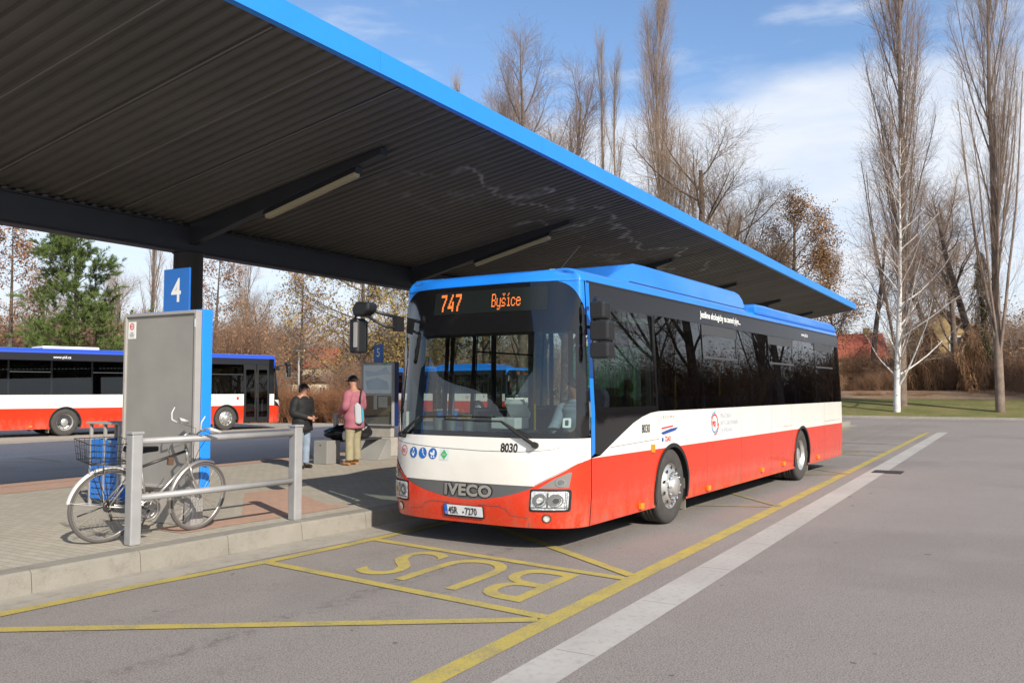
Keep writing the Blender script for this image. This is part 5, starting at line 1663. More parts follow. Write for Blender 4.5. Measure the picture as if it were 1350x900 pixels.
def hand(verts, edges, radii, wrist_i, wrist, dirn, side, curl, scale=1.0):
    """palm, four fingers of different length and a thumb, grown on from the wrist"""
    dirn = Vector(dirn).normalized(); side = Vector(side).normalized(); nrm = dirn.cross(side).normalized()
    def add(p, r_, par):
        verts.append(Vector(p)); radii.append(r_); edges.append((par, len(verts) - 1)); return len(verts) - 1
    w = Vector(wrist)
    palm = add(w + dirn * 0.05 * scale, (0.032 * scale, 0.022 * scale), wrist_i)
    for k, (ln, off) in enumerate(((0.075, 0.030), (0.085, 0.010), (0.080, -0.010), (0.062, -0.028))):
        b = add(w + dirn * 0.09 * scale + side * off * scale, 0.010 * scale, palm)
        m_ = add(verts[b] + (dirn * math.cos(curl) + nrm * math.sin(curl)) * ln * 0.5 * scale, 0.0085 * scale, b)
        add(verts[m_] + (dirn * math.cos(curl * 2) + nrm * math.sin(curl * 2)) * ln * 0.5 * scale, 0.007 * scale, m_)
    t0 = add(w + dirn * 0.04 * scale + side * 0.038 * scale, 0.012 * scale, palm)
    t1 = add(verts[t0] + (dirn * 0.7 + side * 0.6 + nrm * 0.3).normalized() * 0.03 * scale, 0.010 * scale, t0)
    add(verts[t1] + (dirn * 0.9 + nrm * 0.4).normalized() * 0.028 * scale, 0.008 * scale, t1)


def person(loc, face_ang, J, label, skin, parts, head_turn=0.0, sc=1.0):
    """J: joint positions, x forward, y left, z up from the ground"""
    r = empty('person', loc, face_ang)
    r.scale = (sc, sc, sc)
    tag(r, label, 'person')
    order = ['pelvis', 'waist', 'chest', 'neck', 'head', 'crown', 'sl', 'el', 'wl', 'sr', 'er', 'wr', 'hl', 'kl', 'al', 'tl', 'hr', 'kr', 'ar', 'tr']
    ed = [('pelvis', 'waist'), ('waist', 'chest'), ('chest', 'neck'), ('neck', 'head'), ('head', 'crown'), ('chest', 'sl'), ('sl', 'el'), ('el', 'wl'), ('chest', 'sr'), ('sr', 'er'), ('er', 'wr'), ('pelvis', 'hl'), ('hl', 'kl'), ('kl', 'al'), ('al', 'tl'), ('pelvis', 'hr'), ('hr', 'kr'), ('kr', 'ar'), ('ar', 'tr')]
    rad = dict(pelvis=(0.15, 0.11), waist=(0.14, 0.10), chest=(0.155, 0.105), neck=(0.055, 0.055), head=(0.082, 0.088), crown=(0.068, 0.078), sl=0.062, el=0.043, wl=0.028, sr=0.062, er=0.043, wr=0.028, hl=0.088, kl=0.056, al=0.036, tl=0.032, hr=0.088, kr=0.056, ar=0.036, tr=0.032)
    Jv = {k: Vector(v) for k, v in J.items()}
    verts, edges = chain(Jv, order, ed)
    radii = [rad[k] for k in order]
    for s_, sg in (('l', 1), ('r', -1)):
        dv = Jv['w' + s_] - Jv['e' + s_]
        hand(verts, edges, radii, order.index('w' + s_), Jv['w' + s_], dv, Jv.get('thumb' + s_, Vector((0.3, -sg * 1.0, 0.2))), 0.55)
    skin_obj('body', verts, edges, radii, skin, r)
    # face: eyes, nose, mouth, ears on the turned head
    H = Jv['head']; mt = Matrix.Rotation(head_turn, 4, 'Z')
    def hp(x, y, z): return H + mt @ Vector((x, y, z))
    mb = MB()
    mb.tube([hp(0.080, 0, 0.035), hp(0.104, 0, 0.0), hp(0.084, 0, -0.012)], [0.009, 0.014, 0.010], 8)
    for y in (-0.088, 0.088): mb.tube([hp(0.0, y * 0.92, 0.03), hp(-0.012, y, 0.01), hp(0.0, y * 0.9, -0.025)], [0.008, 0.014, 0.007], 6)
    mb.build('face', skin, r)
    mb = MB()
    for y in (-0.031, 0.031): mb.lathe([(0.0, -0.009), (0.007, -0.006), (0.009, 0), (0.007, 0.006), (0, 0.009)], hp(0.079, y, 0.030), axis='z', seg=8)
    mb.build('eyes', 'hair_dark', r)
    mb = MB(); mb.tube([hp(0.080, -0.024, -0.045), hp(0.088, 0, -0.044), hp(0.080, 0.024, -0.045)], 0.006, 6); mb.build('mouth', 'lip', r)
    for pt in parts(Jv):
        if len(pt) == 3:
            pt[2].build(pt[0], pt[1], r); continue
        nm, m, names, eds, rd, lv = pt
        vs_, es_ = chain(names, list(names.keys()), eds)
        skin_obj(nm, vs_, es_, [rd[k] for k in names], m, r, lv)
    return r, hp


def loft(rings, n=18):
    """closed rings (centre, half depth, half width, tilt) joined into one skin; lightly creased"""
    V = []; F = []
    from mathutils import noise as mn
    for i, (c, rx, ry) in enumerate(rings):
        for k in range(n):
            a = 2 * math.pi * k / n
            e = 0.82
            x = math.copysign(abs(math.cos(a)) ** e, math.cos(a)) * rx; y = math.copysign(abs(math.sin(a)) ** e, math.sin(a)) * ry
            p = Vector((c[0] + x, c[1] + y, c[2]))
            w = mn.noise(Vector((p.x * 5, p.y * 5, p.z * 11))) * 0.016
            V.append(p + Vector((x, y, 0)).normalized() * w)
    m = len(rings)
    F += [(i * n + k, i * n + (k + 1) % n, (i + 1) * n + (k + 1) % n, (i + 1) * n + k) for i in range(m - 1) for k in range(n)]
    F += [tuple(range(n))[::-1], tuple(range((m - 1) * n, m * n))]
    return V, F


def lerp_rings(keys, per=5):
    out = []
    for (c0, a0, b0), (c1, a1, b1) in zip(keys, keys[1:]):
        for k in range(per):
            f = k / per; g_ = f * f * (3 - 2 * f)
            out.append((Vector(c0).lerp(Vector(c1), f), a0 + (a1 - a0) * g_, b0 + (b1 - b0) * g_))
    return out + [(Vector(keys[-1][0]), keys[-1][1], keys[-1][2])]


def limb(mb, pts, rs):
    """sleeve or leg: a tube through the joints with extra rings and a few folds"""
    from mathutils import noise as mn
    P_, R_ = [], []
    for i in range(len(pts) - 1):
        for k in range(6):
            f = k / 6; p = Vector(pts[i]).lerp(Vector(pts[i + 1]), f)
            P_.append(p); R_.append((rs[i] + (rs[i + 1] - rs[i]) * f) * (1 + 0.07 * mn.noise(p * 17)))
    P_.append(Vector(pts[-1])); R_.append(rs[-1])
    for i in range(1, len(P_) - 1):
        if i % 6 == 0: P_[i] = P_[i] * 0.5 + (P_[i - 1] + P_[i + 1]) * 0.25
    mb.tube(P_, R_, 12)


def trousers(J, m, fat=1.0, hem=0.05):
    mb = MB()
    c = J['pelvis']
    V, F = loft(lerp_rings([(c + Vector((0, 0, -0.13)), 0.09 * fat, 0.15 * fat), (c + Vector((0, 0, -0.03)), 0.125 * fat, 0.175 * fat), (c + Vector((0, 0, 0.14)), 0.115 * fat, 0.16 * fat)], 4))
    mb.add(V, F, True)
    for s_ in 'lr':
        h = J['h' + s_] + Vector((0, 0, 0.03)); k = J['k' + s_]; a = J['a' + s_]
        f = a + Vector((-0.01, 0, hem - 0.03))
        limb(mb, [h, h.lerp(k, 0.5), k, k.lerp(f, 0.6), f], [0.105 * fat, 0.098 * fat, 0.082 * fat, 0.078 * fat, 0.080 * fat])
    return ('trousers', m, mb)


def jacket(J, m, fat=1.0, hem=-0.12):
    mb = MB()
    p, w, c, n = J['pelvis'], J['waist'], J['chest'], J['neck']
    V, F = loft(lerp_rings([(p + Vector((0.005, 0, hem)), 0.150 * fat, 0.200 * fat), (p, 0.148 * fat, 0.202 * fat), (w, 0.140 * fat, 0.188 * fat), (w.lerp(c, 0.6), 0.145 * fat, 0.200 * fat),
                            (c, 0.138 * fat, 0.205 * fat), (c.lerp(n, 0.35), 0.115 * fat, 0.185 * fat), (c.lerp(n, 0.62), 0.088, 0.115), (c.lerp(n, 0.88), 0.066, 0.070)], 5), 22)
    mb.add(V, F, True)
    for s_ in 'lr':
        s0 = J['s' + s_]; e = J['e' + s_]; q = J['w' + s_].lerp(J['e' + s_], 0.06)
        limb(mb, [s0.lerp(c, 0.25), s0 + (e - s0) * 0.15, s0.lerp(e, 0.6), e, e.lerp(q, 0.5), q], [0.085 * fat, 0.088 * fat, 0.078 * fat, 0.073 * fat, 0.066 * fat, 0.055 * fat])
    return ('jacket', m, mb)


def shoe(J, s_, m):
    a = J['a' + s_]
    n = dict(heel=Vector((a.x - 0.05, a.y, 0.048)), mid=Vector((a.x + 0.06, a.y, 0.045)), toe=Vector((a.x + 0.165, a.y, 0.036)), top=Vector((a.x, a.y, 0.11)))
    return ('shoe', m, n, [('mid', 'heel'), ('mid', 'toe'), ('heel', 'top')], dict(heel=(0.045, 0.045), mid=(0.046, 0.042), toe=(0.040, 0.034), top=0.05), 2)


def hair_cap(root_, hp, m, name, brim=False, bun=False):
    mb = MB()
    n, ms = 20, 8
    vs = []
    for j in range(ms + 1):
        for k in range(n):
            a = 2 * math.pi * k / n
            back = 0.5 - 0.5 * math.cos(a)
            ph = math.pi / 2 * j / ms * (1.06 if brim else 0.70 + 0.68 * back ** 0.6)
            rz_ = 0.105 * math.cos(ph)
            drop = -0.03 * back if not brim else 0.0
            x, y = 0.108 * math.sin(ph) * math.cos(a) - 0.012, 0.096 * math.sin(ph) * math.sin(a)
            if not brim: x, y, rz_ = x * 0.97 - 0.004, y * 0.97, rz_ * 0.90 - 0.026
            vs.append(hp(x, y, 0.055 + rz_ + (drop if j == ms else drop * (j / ms) ** 2)))
    mb.add(vs, [(j * n + k, j * n + (k + 1) % n, (j + 1) * n + (k + 1) % n, (j + 1) * n + k) for j in range(ms) for k in range(n)], True)
    if brim:
        bv = []
        for k in range(9):
            a = R(-55 + 110 * k / 8); bv.append(hp(0.096 * math.cos(a) - 0.012 + 0.004, 0.092 * math.sin(a), 0.058)); bv.append(hp(0.185 * math.cos(a * 0.75) - 0.012, 0.082 * math.sin(a), 0.040))
        mb.add(bv, [(2 * k, 2 * k + 1, 2 * k + 3, 2 * k + 2) for k in range(8)], True)
        mb.add([Vector(p) + Vector((0, 0, -0.006)) for p in bv], [(2 * k, 2 * k + 2, 2 * k + 3, 2 * k + 1) for k in range(8)], True)
    if bun: mb.lathe([(0.0, -0.04), (0.03, -0.028), (0.042, 0), (0.03, 0.028), (0, 0.04)], hp(-0.125, 0, 0.03), axis='z', seg=12)
    return mb.build(name, m, root_, recalc=not brim)


# woman in black, hands held together before her, facing right
JW = dict(pelvis=(0, 0, 0.88), waist=(0.0, 0, 1.05), chest=(0.0, 0, 1.27), neck=(0.005, 0, 1.40), head=(0.03, 0, 1.50), crown=(0.02, 0, 1.565),
          sl=(-0.01, 0.18, 1.31), el=(-0.02, 0.25, 1.06), wl=(0.20, 0.08, 0.98), sr=(-0.01, -0.18, 1.31), er=(-0.02, -0.25, 1.06), wr=(0.20, -0.06, 0.97),
          hl=(0, 0.095, 0.83), kl=(0.01, 0.10, 0.46), al=(0, 0.10, 0.08), tl=(0.12, 0.115, 0.035), hr=(0, -0.095, 0.83), kr=(0.01, -0.10, 0.46), ar=(-0.01, -0.10, 0.08), tr=(0.11, -0.12, 0.035))
pw, hpw = person((-4.03, 16.7, PZ), R(-28), JW, 'woman in black padded jacket and pale jeans facing the man', 'dark_skin',
            lambda J: [jacket(J, 'coat_black', 1.08, -0.16), trousers(J, 'denim', 0.92), shoe(J, 'l', 'soft_black'), shoe(J, 'r', 'soft_black')], sc=1.0)
hair_cap(pw, hpw, 'hair_dark', 'hair')
# man in pink, seen three quarters from behind, looking left
JM = dict(pelvis=(0, 0, 0.93), waist=(0.0, 0, 1.12), chest=(0.0, 0, 1.38), neck=(0.02, 0, 1.53), head=(0.05, 0, 1.635), crown=(0.04, 0, 1.705),
          sl=(-0.01, 0.19, 1.43), el=(0.0, 0.27, 1.16), wl=(0.22, 0.17, 1.05), sr=(-0.01, -0.19, 1.43), er=(0.0, -0.28, 1.16), wr=(0.22, -0.18, 1.04),
          hl=(0, 0.10, 0.88), kl=(0.02, 0.12, 0.48), al=(0.0, 0.14, 0.08), tl=(0.13, 0.16, 0.04), hr=(0, -0.10, 0.88), kr=(0.03, -0.11, 0.48), ar=(0.02, -0.12, 0.08), tr=(0.15, -0.14, 0.04))
pm, hpm = person((-3.17, 17.42, PZ), R(152), JM, 'man in dusty pink jacket, khaki trousers and black cap', 'dark_skin',
            lambda J: [jacket(J, 'coat_pink', 1.12, -0.20), trousers(J, 'khaki', 1.05), shoe(J, 'l', 'tan_leather'), shoe(J, 'r', 'tan_leather')], sc=1.0)
hair_cap(pm, hpm, 'soft_black', 'cap', brim=True)
# shoulder bag on the man's back: a thing of its own
fm = Matrix.Translation(Vector((-3.17, 17.42, PZ))) @ Matrix.Rotation(R(152), 4, 'Z')
bagc = fm @ Vector((-0.215, 0.13, 1.06))
rb = empty('shoulder_bag', bagc, R(282))
tag(rb, 'grey and turquoise shoulder bag hanging on the man in pink', 'bag')
mb = MB(); mb.prism([(0.0, -0.22), (0.10, -0.25), (0.15, -0.2), (0.15, 0.0), (0.10, 0.15), (0.03, 0.20), (-0.02, 0.12)], lambda x, z: (-0.13, x - 0.07, z), lambda x, z: (0.0, x - 0.07, z)); mb.build('bag_body', 'bag_cloth', rb, 0.035)
mb = MB(); mb.prism([(0.135, -0.215), (0.168, -0.19), (0.168, 0.0), (0.13, 0.11), (0.118, 0.02)], lambda x, z: (-0.142, x - 0.07, z), lambda x, z: (0.012, x - 0.07, z)); mb.build('bag_flap', 'bag_teal', rb, 0.02)
iv = (Matrix.Translation(bagc) @ Matrix.Rotation(R(282), 4, 'Z')).inverted()
mb = MB(); mb.tube([iv @ (fm @ Vector(p)) for p in ((-0.225, 0.10, 1.22), (-0.20, 0.06, 1.36), (-0.13, -0.06, 1.485), (-0.02, -0.13, 1.52), (0.10, -0.10, 1.46), (0.185, 0.0, 1.30))], 0.014, 6); mb.build('strap', 'soft_black', rb)
# ------------------------------------------------------------------ trees
def perp(d, rr):
    a = Vector((rr.gauss(0, 1), rr.gauss(0, 1), rr.gauss(0, 1)))
    a -= d * a.dot(d)
    return a.normalized() if a.length > 1e-4 else d.orthogonal().normalized()


class Tree:
    def __init__(s, seed): s.rr = random.Random(seed); s.paths = []; s.tips = []
    def grow(s, p, d, L, r, lv, P):
        rr = s.rr; q = P[lv]; n = q['steps']; pts = [p.copy()]; rad = [r]
        d = d.copy()
        for i in range(n):
            d = d + perp(d, rr) * rr.gauss(0, q['wig']) + Vector((0, 0, q['up']))
            d.normalize(); p = p + d * (L / n); pts.append(p.copy()); rad.append(max(0.003, r * (1 - (1 - q['taper']) * (i + 1) / n)))
        s.paths.append((lv, pts, rad))
        if lv + 1 >= len(P): s.tips.append((pts, lv)); return
        c = P[lv + 1]; k = c['n']
        if isinstance(k, tuple): k = rr.randint(*k)
        if c.get('dens'): k = max(2, int(c['dens'] * L))
        for j in range(k):
            f = c['start'] + (c.get('end', 1.0) - c['start']) * (j + rr.random() * 0.9) / k
            x = f * n; i = min(n - 1, int(x)); t = x - i
            o = pts[i].lerp(pts[i + 1], t); dd = (pts[i + 1] - pts[i]).normalized()
            ang = R(rr.uniform(*c['ang']))
            nd = dd * math.cos(ang) + perp(dd, rr) * math.sin(ang)
            if c.get('flat'): nd.z *= c['flat']; nd.normalize()
            ll = c['len'](f, L) * rr.uniform(0.75, 1.2)
            rr_ = rad[i] * (1 - t) + rad[i + 1] * t
            s.grow(o, nd, ll, min(rr_ * 0.75, max(c.get('rmin', 0.006), ll * c['rk'])), lv + 1, P)
    def mesh(s, lo, hi, sides):
        V = []; F = []
        for lv, pts, rad in s.paths:
            if not (lo <= lv <= hi): continue
            k = sides.get(lv, 3); b = len(V)
            d = (pts[-1] - pts[0]).normalized(); u = d.orthogonal().normalized(); w = d.cross(u)
            cs = [(u * math.cos(2 * math.pi * a / k) + w * math.sin(2 * math.pi * a / k)) for a in range(k)]
            for p, r in zip(pts, rad): V += [tuple(p + c * r) for c in cs]
            n = len(pts)
            for i in range(n - 1):
                for a in range(k):
                    F.append((b + i * k + a, b + i * k + (a + 1) % k, b + (i + 1) * k + (a + 1) % k, b + (i + 1) * k + a))
        return V, F
    def leaves(s, per, size, V, F, droop=0.0, spread=0.12, keep=1.0, mi=None):
        rr = s.rr
        for pts, lv in s.tips:
            if rr.random() > keep: continue
            for j in range(per):
                i = rr.randrange(len(pts)); p = pts[i] + Vector((rr.gauss(0, spread), rr.gauss(0, spread), rr.gauss(0, spread) - droop * rr.random()))
                a = Vector((rr.gauss(0, 1), rr.gauss(0, 1), rr.gauss(0, 1))).normalized(); b_ = perp(a, rr); z = size * rr.uniform(0.6, 1.4); b = len(V)
                V += [tuple(p - a * z * 0.5), tuple(p + b_ * z * 0.32), tuple(p + a * z * 0.5), tuple(p - b_ * z * 0.32)]
                F.append((b, b + 1, b + 2, b + 3))
        return len(F)



def _needles(s, V, F):
    rr = s.rr
    for pts, lv_ in s.tips:
        d = (pts[-1] - pts[0]).normalized()
        for j in range(42):
            f = rr.random(); p = pts[0].lerp(pts[-1], 0.25 + 0.75 * f)
            q = (d * rr.uniform(0.5, 1.3) + perp(d, rr) * rr.uniform(0.5, 1.0)).normalized(); b_ = perp(q, rr) * 0.011; ln = rr.uniform(0.12, 0.22); b = len(V)
            V += [tuple(p - b_), tuple(p + b_), tuple(p + q * ln + b_ * 0.4), tuple(p + q * ln - b_ * 0.4)]
            F.append((b, b + 1, b + 2, b + 3))
    return len(F)
Tree.needles = _needles


def pmesh(name, V, F, mi=None):
    me = D.meshes.new(name)
    v = np.array(V, dtype=np.float32); f = np.array(F, dtype=np.int32)
    me.vertices.add(len(v)); me.vertices.foreach_set('co', v.ravel())
    me.loops.add(f.size); me.loops.foreach_set('vertex_index', f.ravel())
    me.polygons.add(len(f)); me.polygons.foreach_set('loop_start', np.arange(0, f.size, 4, dtype=np.int32))
    if mi is not None: me.polygons.foreach_set('material_index', np.array(mi, dtype=np.int32))
    me.update(calc_edges=True)
    return me


def lv(n, start, ang, ln, rk, steps=3, wig=0.1, up=0.0, taper=0.3, **k):
    d = dict(n=n, start=start, ang=ang, len=ln, rk=rk, steps=steps, wig=wig, up=up, taper=taper); d.update(k); return d


PROTO = {}
def proto(kind, seed):
    key = (kind, seed)
    if key in PROTO: return PROTO[key]
    T = Tree(seed); leaf = None; tw = 'twig_poplar'; bark = 'bark_grey'; split = 1
    if kind == 'poplar':          # unit height 30
        P = [lv(0, 0, (0, 0), None, 0, 16, 0.03, 0.03, 0.10),
             lv(40, 0.035, (9, 21), lambda f, L: (3.0 + 9.8 * (1 - f) ** 0.75) * (1.15 if f < .22 else 1.0), 0.0082, 9, 0.045, 0.085, 0.2, end=0.965),
             lv(13, 0.15, (16, 34), lambda f, L: (1.0 + 2.2 * (1 - f)) * min(1.0, L / 5), 0.007, 4, 0.08, 0.14, 0.3),
             lv(9, 0.05, (18, 38), lambda f, L: 0.35 + 0.42 * L, 0.008, 2, 0.12, 0.12, 0.4, rmin=0.011),
             lv(2, 0.3, (22, 42), lambda f, L: 0.25 + 0.35 * L, 0.007, 1, 0.1, 0.06, 0.5, rmin=0.010)]
        T.grow(Vector((0, 0, -0.1)), Vector((0, 0, 1)), 30, 0.33, 0, P); bark = 'poplar_bark'
    elif kind == 'narrow':
        P = [lv(0, 0, (0, 0), None, 0, 14, 0.03, 0.03, 0.1),
             lv(26, 0.08, (10, 20), lambda f, L: 2.2 + 6.5 * (1 - f), 0.010, 6, 0.05, 0.14, 0.2, end=0.97),
             lv(11, 0.10, (15, 32), lambda f, L: (0.6 + 1.2 * (1 - f)), 0.009, 3, 0.08, 0.16, 0.3),
             lv(8, 0.05, (20, 38), lambda f, L: 0.3 + 0.45 * L, 0.008, 2, 0.1, 0.10, 0.4, rmin=0.013)]
        T.grow(Vector((0, 0, -0.1)), Vector((0, 0, 1)), 26, 0.26, 0, P); tw = 'twig_tan'; bark = 'poplar_bark'
    elif kind == 'round':         # unit height 18, wide bare crown
        P = [lv(0, 0, (0, 0), None, 0, 8, 0.06, 0.02, 0.25),
             lv(17, 0.16, (28, 58), lambda f, L: 3.5 + 6.5 * (1 - f), 0.014, 7, 0.09, 0.075, 0.2),
             lv(11, 0.15, (25, 50), lambda f, L: 0.8 + 0.42 * L * (1.1 - f), 0.010, 4, 0.10, 0.05, 0.3),
             lv(8, 0.08, (25, 50), lambda f, L: 0.4 + 0.42 * L, 0.009, 3, 0.12, 0.04, 0.4, rmin=0.011),
             lv(5, 0.15, (28, 50), lambda f, L: 0.2 + 0.4 * L, 0.009, 2, 0.12, 0.02, 0.5, rmin=0.010)]
        T.grow(Vector((0, 0, -0.1)), Vector((0, 0, 1)), 15, 0.34, 0, P); tw = 'twig_tan'
    elif kind == 'upright':       # unit height 24, several leaders
        P = [lv(0, 0, (0, 0), None, 0, 9, 0.05, 0.03, 0.15),
             lv(22, 0.10, (16, 36), lambda f, L: 3 + 9.5 * (1 - f), 0.012, 7, 0.07, 0.10, 0.2),
             lv(12, 0.12, (20, 42), lambda f, L: 0.8 + 0.38 * L * (1.1 - f), 0.009, 4, 0.10, 0.09, 0.3),
             lv(8, 0.08, (22, 45), lambda f, L: 0.4 + 0.42 * L, 0.009, 2, 0.12, 0.06, 0.4, rmin=0.011),
             lv(3, 0.2, (28, 48), lambda f, L: 0.2 + 0.4 * L, 0.009, 2, 0.12, 0.03, 0.5, rmin=0.010)]
        T.grow(Vector((0, 0, -0.1)), Vector((0, 0, 1)), 23, 0.36, 0, P); tw = 'twig_poplar'
    elif kind == 'birch':         # unit height 17
        P = [lv(0, 0, (0, 0), None, 0, 14, 0.03, 0.03, 0.08),
             lv(40, 0.10, (28, 64), lambda f, L: 1.2 + 4.9 * (1 - f) ** 0.8, 0.0115, 7, 0.07, 0.055, 0.2),
             lv(10, 0.15, (25, 50), lambda f, L: 0.5 + 0.33 * L, 0.008, 4, 0.10, -0.02, 0.3),
             lv(8, 0.1, (25, 55), lambda f, L: 0.35 + 0.42 * L, 0.007, 3, 0.12, -0.14, 0.5, rmin=0.008)]
        T.grow(Vector((0, 0, -0.1)), Vector((0.02, 0, 1)), 17, 0.21, 0, P); bark = 'birch_bark'; tw = 'twig_poplar'
    elif kind == 'dry_oak':       # unit height 15 with brown leaves kept through winter
        P = [lv(0, 0, (0, 0), None, 0, 8, 0.06, 0.02, 0.25),
             lv(17, 0.18, (35, 70), lambda f, L: 2.2 + 4.2 * (1 - f), 0.014, 6, 0.10, 0.05, 0.2),
             lv(9, 0.2, (28, 55), lambda f, L: 0.6 + 0.42 * L * (1.1 - f), 0.010, 4, 0.12, 0.02, 0.3),
             lv(8, 0.1, (28, 55), lambda f, L: 0.35 + 0.42 * L, 0.009, 2, 0.12, 0.0, 0.4, rmin=0.012)]
        T.grow(Vector((0, 0, -0.1)), Vector((0, 0, 1)), 13, 0.28, 0, P); tw = 'twig_dark'; bark = 'bark_dark'; leaf = (24, 0.12, 'leaf_brown', 0.05, 0.28, 0.75)
    elif kind == 'redwood':       # conical, russet
        P = [lv(0, 0, (0, 0), None, 0, 10, 0.015, 0.02, 0.08),
             lv(46, 0.12, (62, 82), lambda f, L: 0.6 + 3.4 * (1 - f) ** 0.75, 0.011, 5, 0.06, 0.03, 0.2, end=0.98),
             lv(9, 0.2, (35, 65), lambda f, L: 0.35 + 0.28 * L, 0.010, 3, 0.1, 0.0, 0.3),
             lv(3, 0.2, (30, 60), lambda f, L: 0.25 + 0.4 * L, 0.010, 2, 0.1, -0.03, 0.4, rmin=0.012)]
        T.grow(Vector((0, 0, -0.1)), Vector((0, 0, 1)), 13, 0.22, 0, P); tw = 'twig_red'; bark = 'bark_dark'; leaf = (5, 0.16, 'leaf_rust', 0.08, 0.12, 0.85)
    elif kind == 'larch':         # open, sweeping limbs, ochre foliage
        P = [lv(0, 0, (0, 0), None, 0, 10, 0.02, 0.02, 0.1),
             lv(38, 0.06, (55, 80), lambda f, L: 1.2 + 5.6 * (1 - f) ** 0.7, 0.011, 8, 0.05, 0.02, 0.2, end=0.98),
             lv(14, 0.12, (35, 65), lambda f, L: 0.5 + 0.24 * L, 0.009, 4, 0.1, -0.05, 0.3),
             lv(5, 0.1, (30, 60), lambda f, L: 0.3 + 0.4 * L, 0.009, 2, 0.1, -0.10, 0.4, rmin=0.012)]
        T.grow(Vector((0, 0, -0.1)), Vector((0, 0, 1)), 14, 0.27, 0, P); tw = 'twig_dark'; bark = 'bark_dark'; leaf = (5, 0.17, 'leaf_ochre', 0.10, 0.12, 0.9)
    elif kind == 'pine':
        P = [lv(0, 0, (0, 0), None, 0, 10, 0.03, 0.03, 0.12),
             lv(46, 0.10, (55, 82), lambda f, L: 0.5 + 3.0 * (1 - f) ** 0.7, 0.014, 6, 0.09, 0.08, 0.25, end=0.97),
             lv(11, 0.28, (28, 55), lambda f, L: 0.3 + 0.28 * L, 0.014, 3, 0.1, 0.12, 0.4),
             lv(4, 0.3, (25, 50), lambda f, L: 0.26 + 0.25 * L, 0.014, 2, 0.1, 0.14, 0.5)]
        T.grow(Vector((0, 0, -0.1)), Vector((0, 0, 1)), 11, 0.20, 0, P); tw = 'bark_dark'; bark = 'bark_dark'; leaf = (0, 0, 'needle_green', 0, 0, 1.0)
    elif kind == 'bush':          # unit height 4, many stems from the ground
        rr = T.rr
        P = [lv(0, 0, (0, 0), None, 0, 6, 0.10, 0.02, 0.3), lv(9, 0.15, (18, 45), lambda f, L: 0.6 + 0.4 * L * (1 - f * .6), 0.008, 4, 0.1, 0.04, 0.3), lv(7, 0.1, (20, 50), lambda f, L: 0.3 + 0.4 * L, 0.008, 2, 0.12, 0.02, 0.4, rmin=0.008)]
        for k in range(22):
            a = rr.uniform(0, 6.28); t = rr.uniform(0.02, 0.55)
            T.grow(Vector((rr.gauss(0, 0.5), rr.gauss(0, 0.5), 0)), Vector((math.cos(a) * t, math.sin(a) * t, 1)).normalized(), rr.uniform(2.2, 4.0), 0.028, 0, P)
        split = 0; tw = 'twig_red'; bark = 'bark_grey'; leaf = (2, 0.11, 'leaf_rust', 0.0, 0.12, 0.5)
    elif kind == 'bent':          # lean dark trunk
        P = [lv(0, 0, (0, 0), None, 0, 9, 0.09, 0.03, 0.25), lv(13, 0.45, (30, 65), lambda f, L: 1.6 + 3.0 * (1 - f), 0.014, 6, 0.14, 0.03, 0.2), lv(8, 0.2, (28, 55), lambda f, L: 0.5 + 0.4 * L, 0.010, 3, 0.14, 0.0, 0.3), lv(6, 0.1, (28, 55), lambda f, L: 0.3 + 0.4 * L, 0.009, 2, 0.12, 0.0, 0.4, rmin=0.009)]
        T.grow(Vector((0, 0, -0.1)), Vector((0.16, 0, 1)), 11, 0.22, 0, P); tw = 'twig_dark'; bark = 'bark_dark'
    V, F = T.mesh(0, split, {0: 12, 1: 6})
    tm = pmesh('trunk', V, F); tm.polygons.foreach_set('use_smooth', [True] * len(tm.polygons))
    V, F = T.mesh(split + 1, 9, {2: 4 if split else 3})
    n0 = len(F); mi = None
    if leaf:
        n1 = T.needles(V, F) if kind == 'pine' else T.leaves(leaf[0], leaf[1], V, F, leaf[3], leaf[4], leaf[5]); mi = [0] * n0 + [1] * (n1 - n0)
    cm = pmesh('crown', V, F, mi)
    tm.materials.append(M[bark]); cm.materials.append(M[tw])
    if leaf: cm.materials.append(M[leaf[2]])
    PROTO[key] = (tm, cm)
    return PROTO[key]


UNIT = dict(poplar=30, narrow=26, round=18.5, upright=26, birch=17, dry_oak=15, redwood=13, larch=14, pine=11.4, bush=4.2, bent=11.5)
NAME = dict(poplar='poplar_tree', narrow='poplar_tree', round='bare_tree', upright='bare_tree', birch='birch_tree', dry_oak='brown_leaf_tree', redwood='conifer_tree', larch='larch_tree', pine='pine_tree', bush='bare_bush', bent='bare_tree')


def tree(kind, px, Y, top, label, group, seed=1, rot=0.0, wide=1.0, z=0.0):
    """px: where the trunk stands across the photo at distance Y; top: height of the tip in metres"""
    tm, cm = proto(kind, seed)
    r = empty(NAME[kind], ((px - 675) / 1140 * Y, Y, z), rot)
    k = top / UNIT[kind]
    r.scale = (k * wide, k * wide, k)
    tag(r, label, 'bush' if kind == 'bush' else 'tree', group)
    for nm, me in (('trunk', tm), ('crown', cm)):
        o = D.objects.new(nm if kind != 'bush' or nm == 'crown' else 'stems', me); C.objects.link(o); o.parent = r
    return r


GR = 'bare trees behind the far side of the yard'
GL = 'trees beyond the buses on the left'
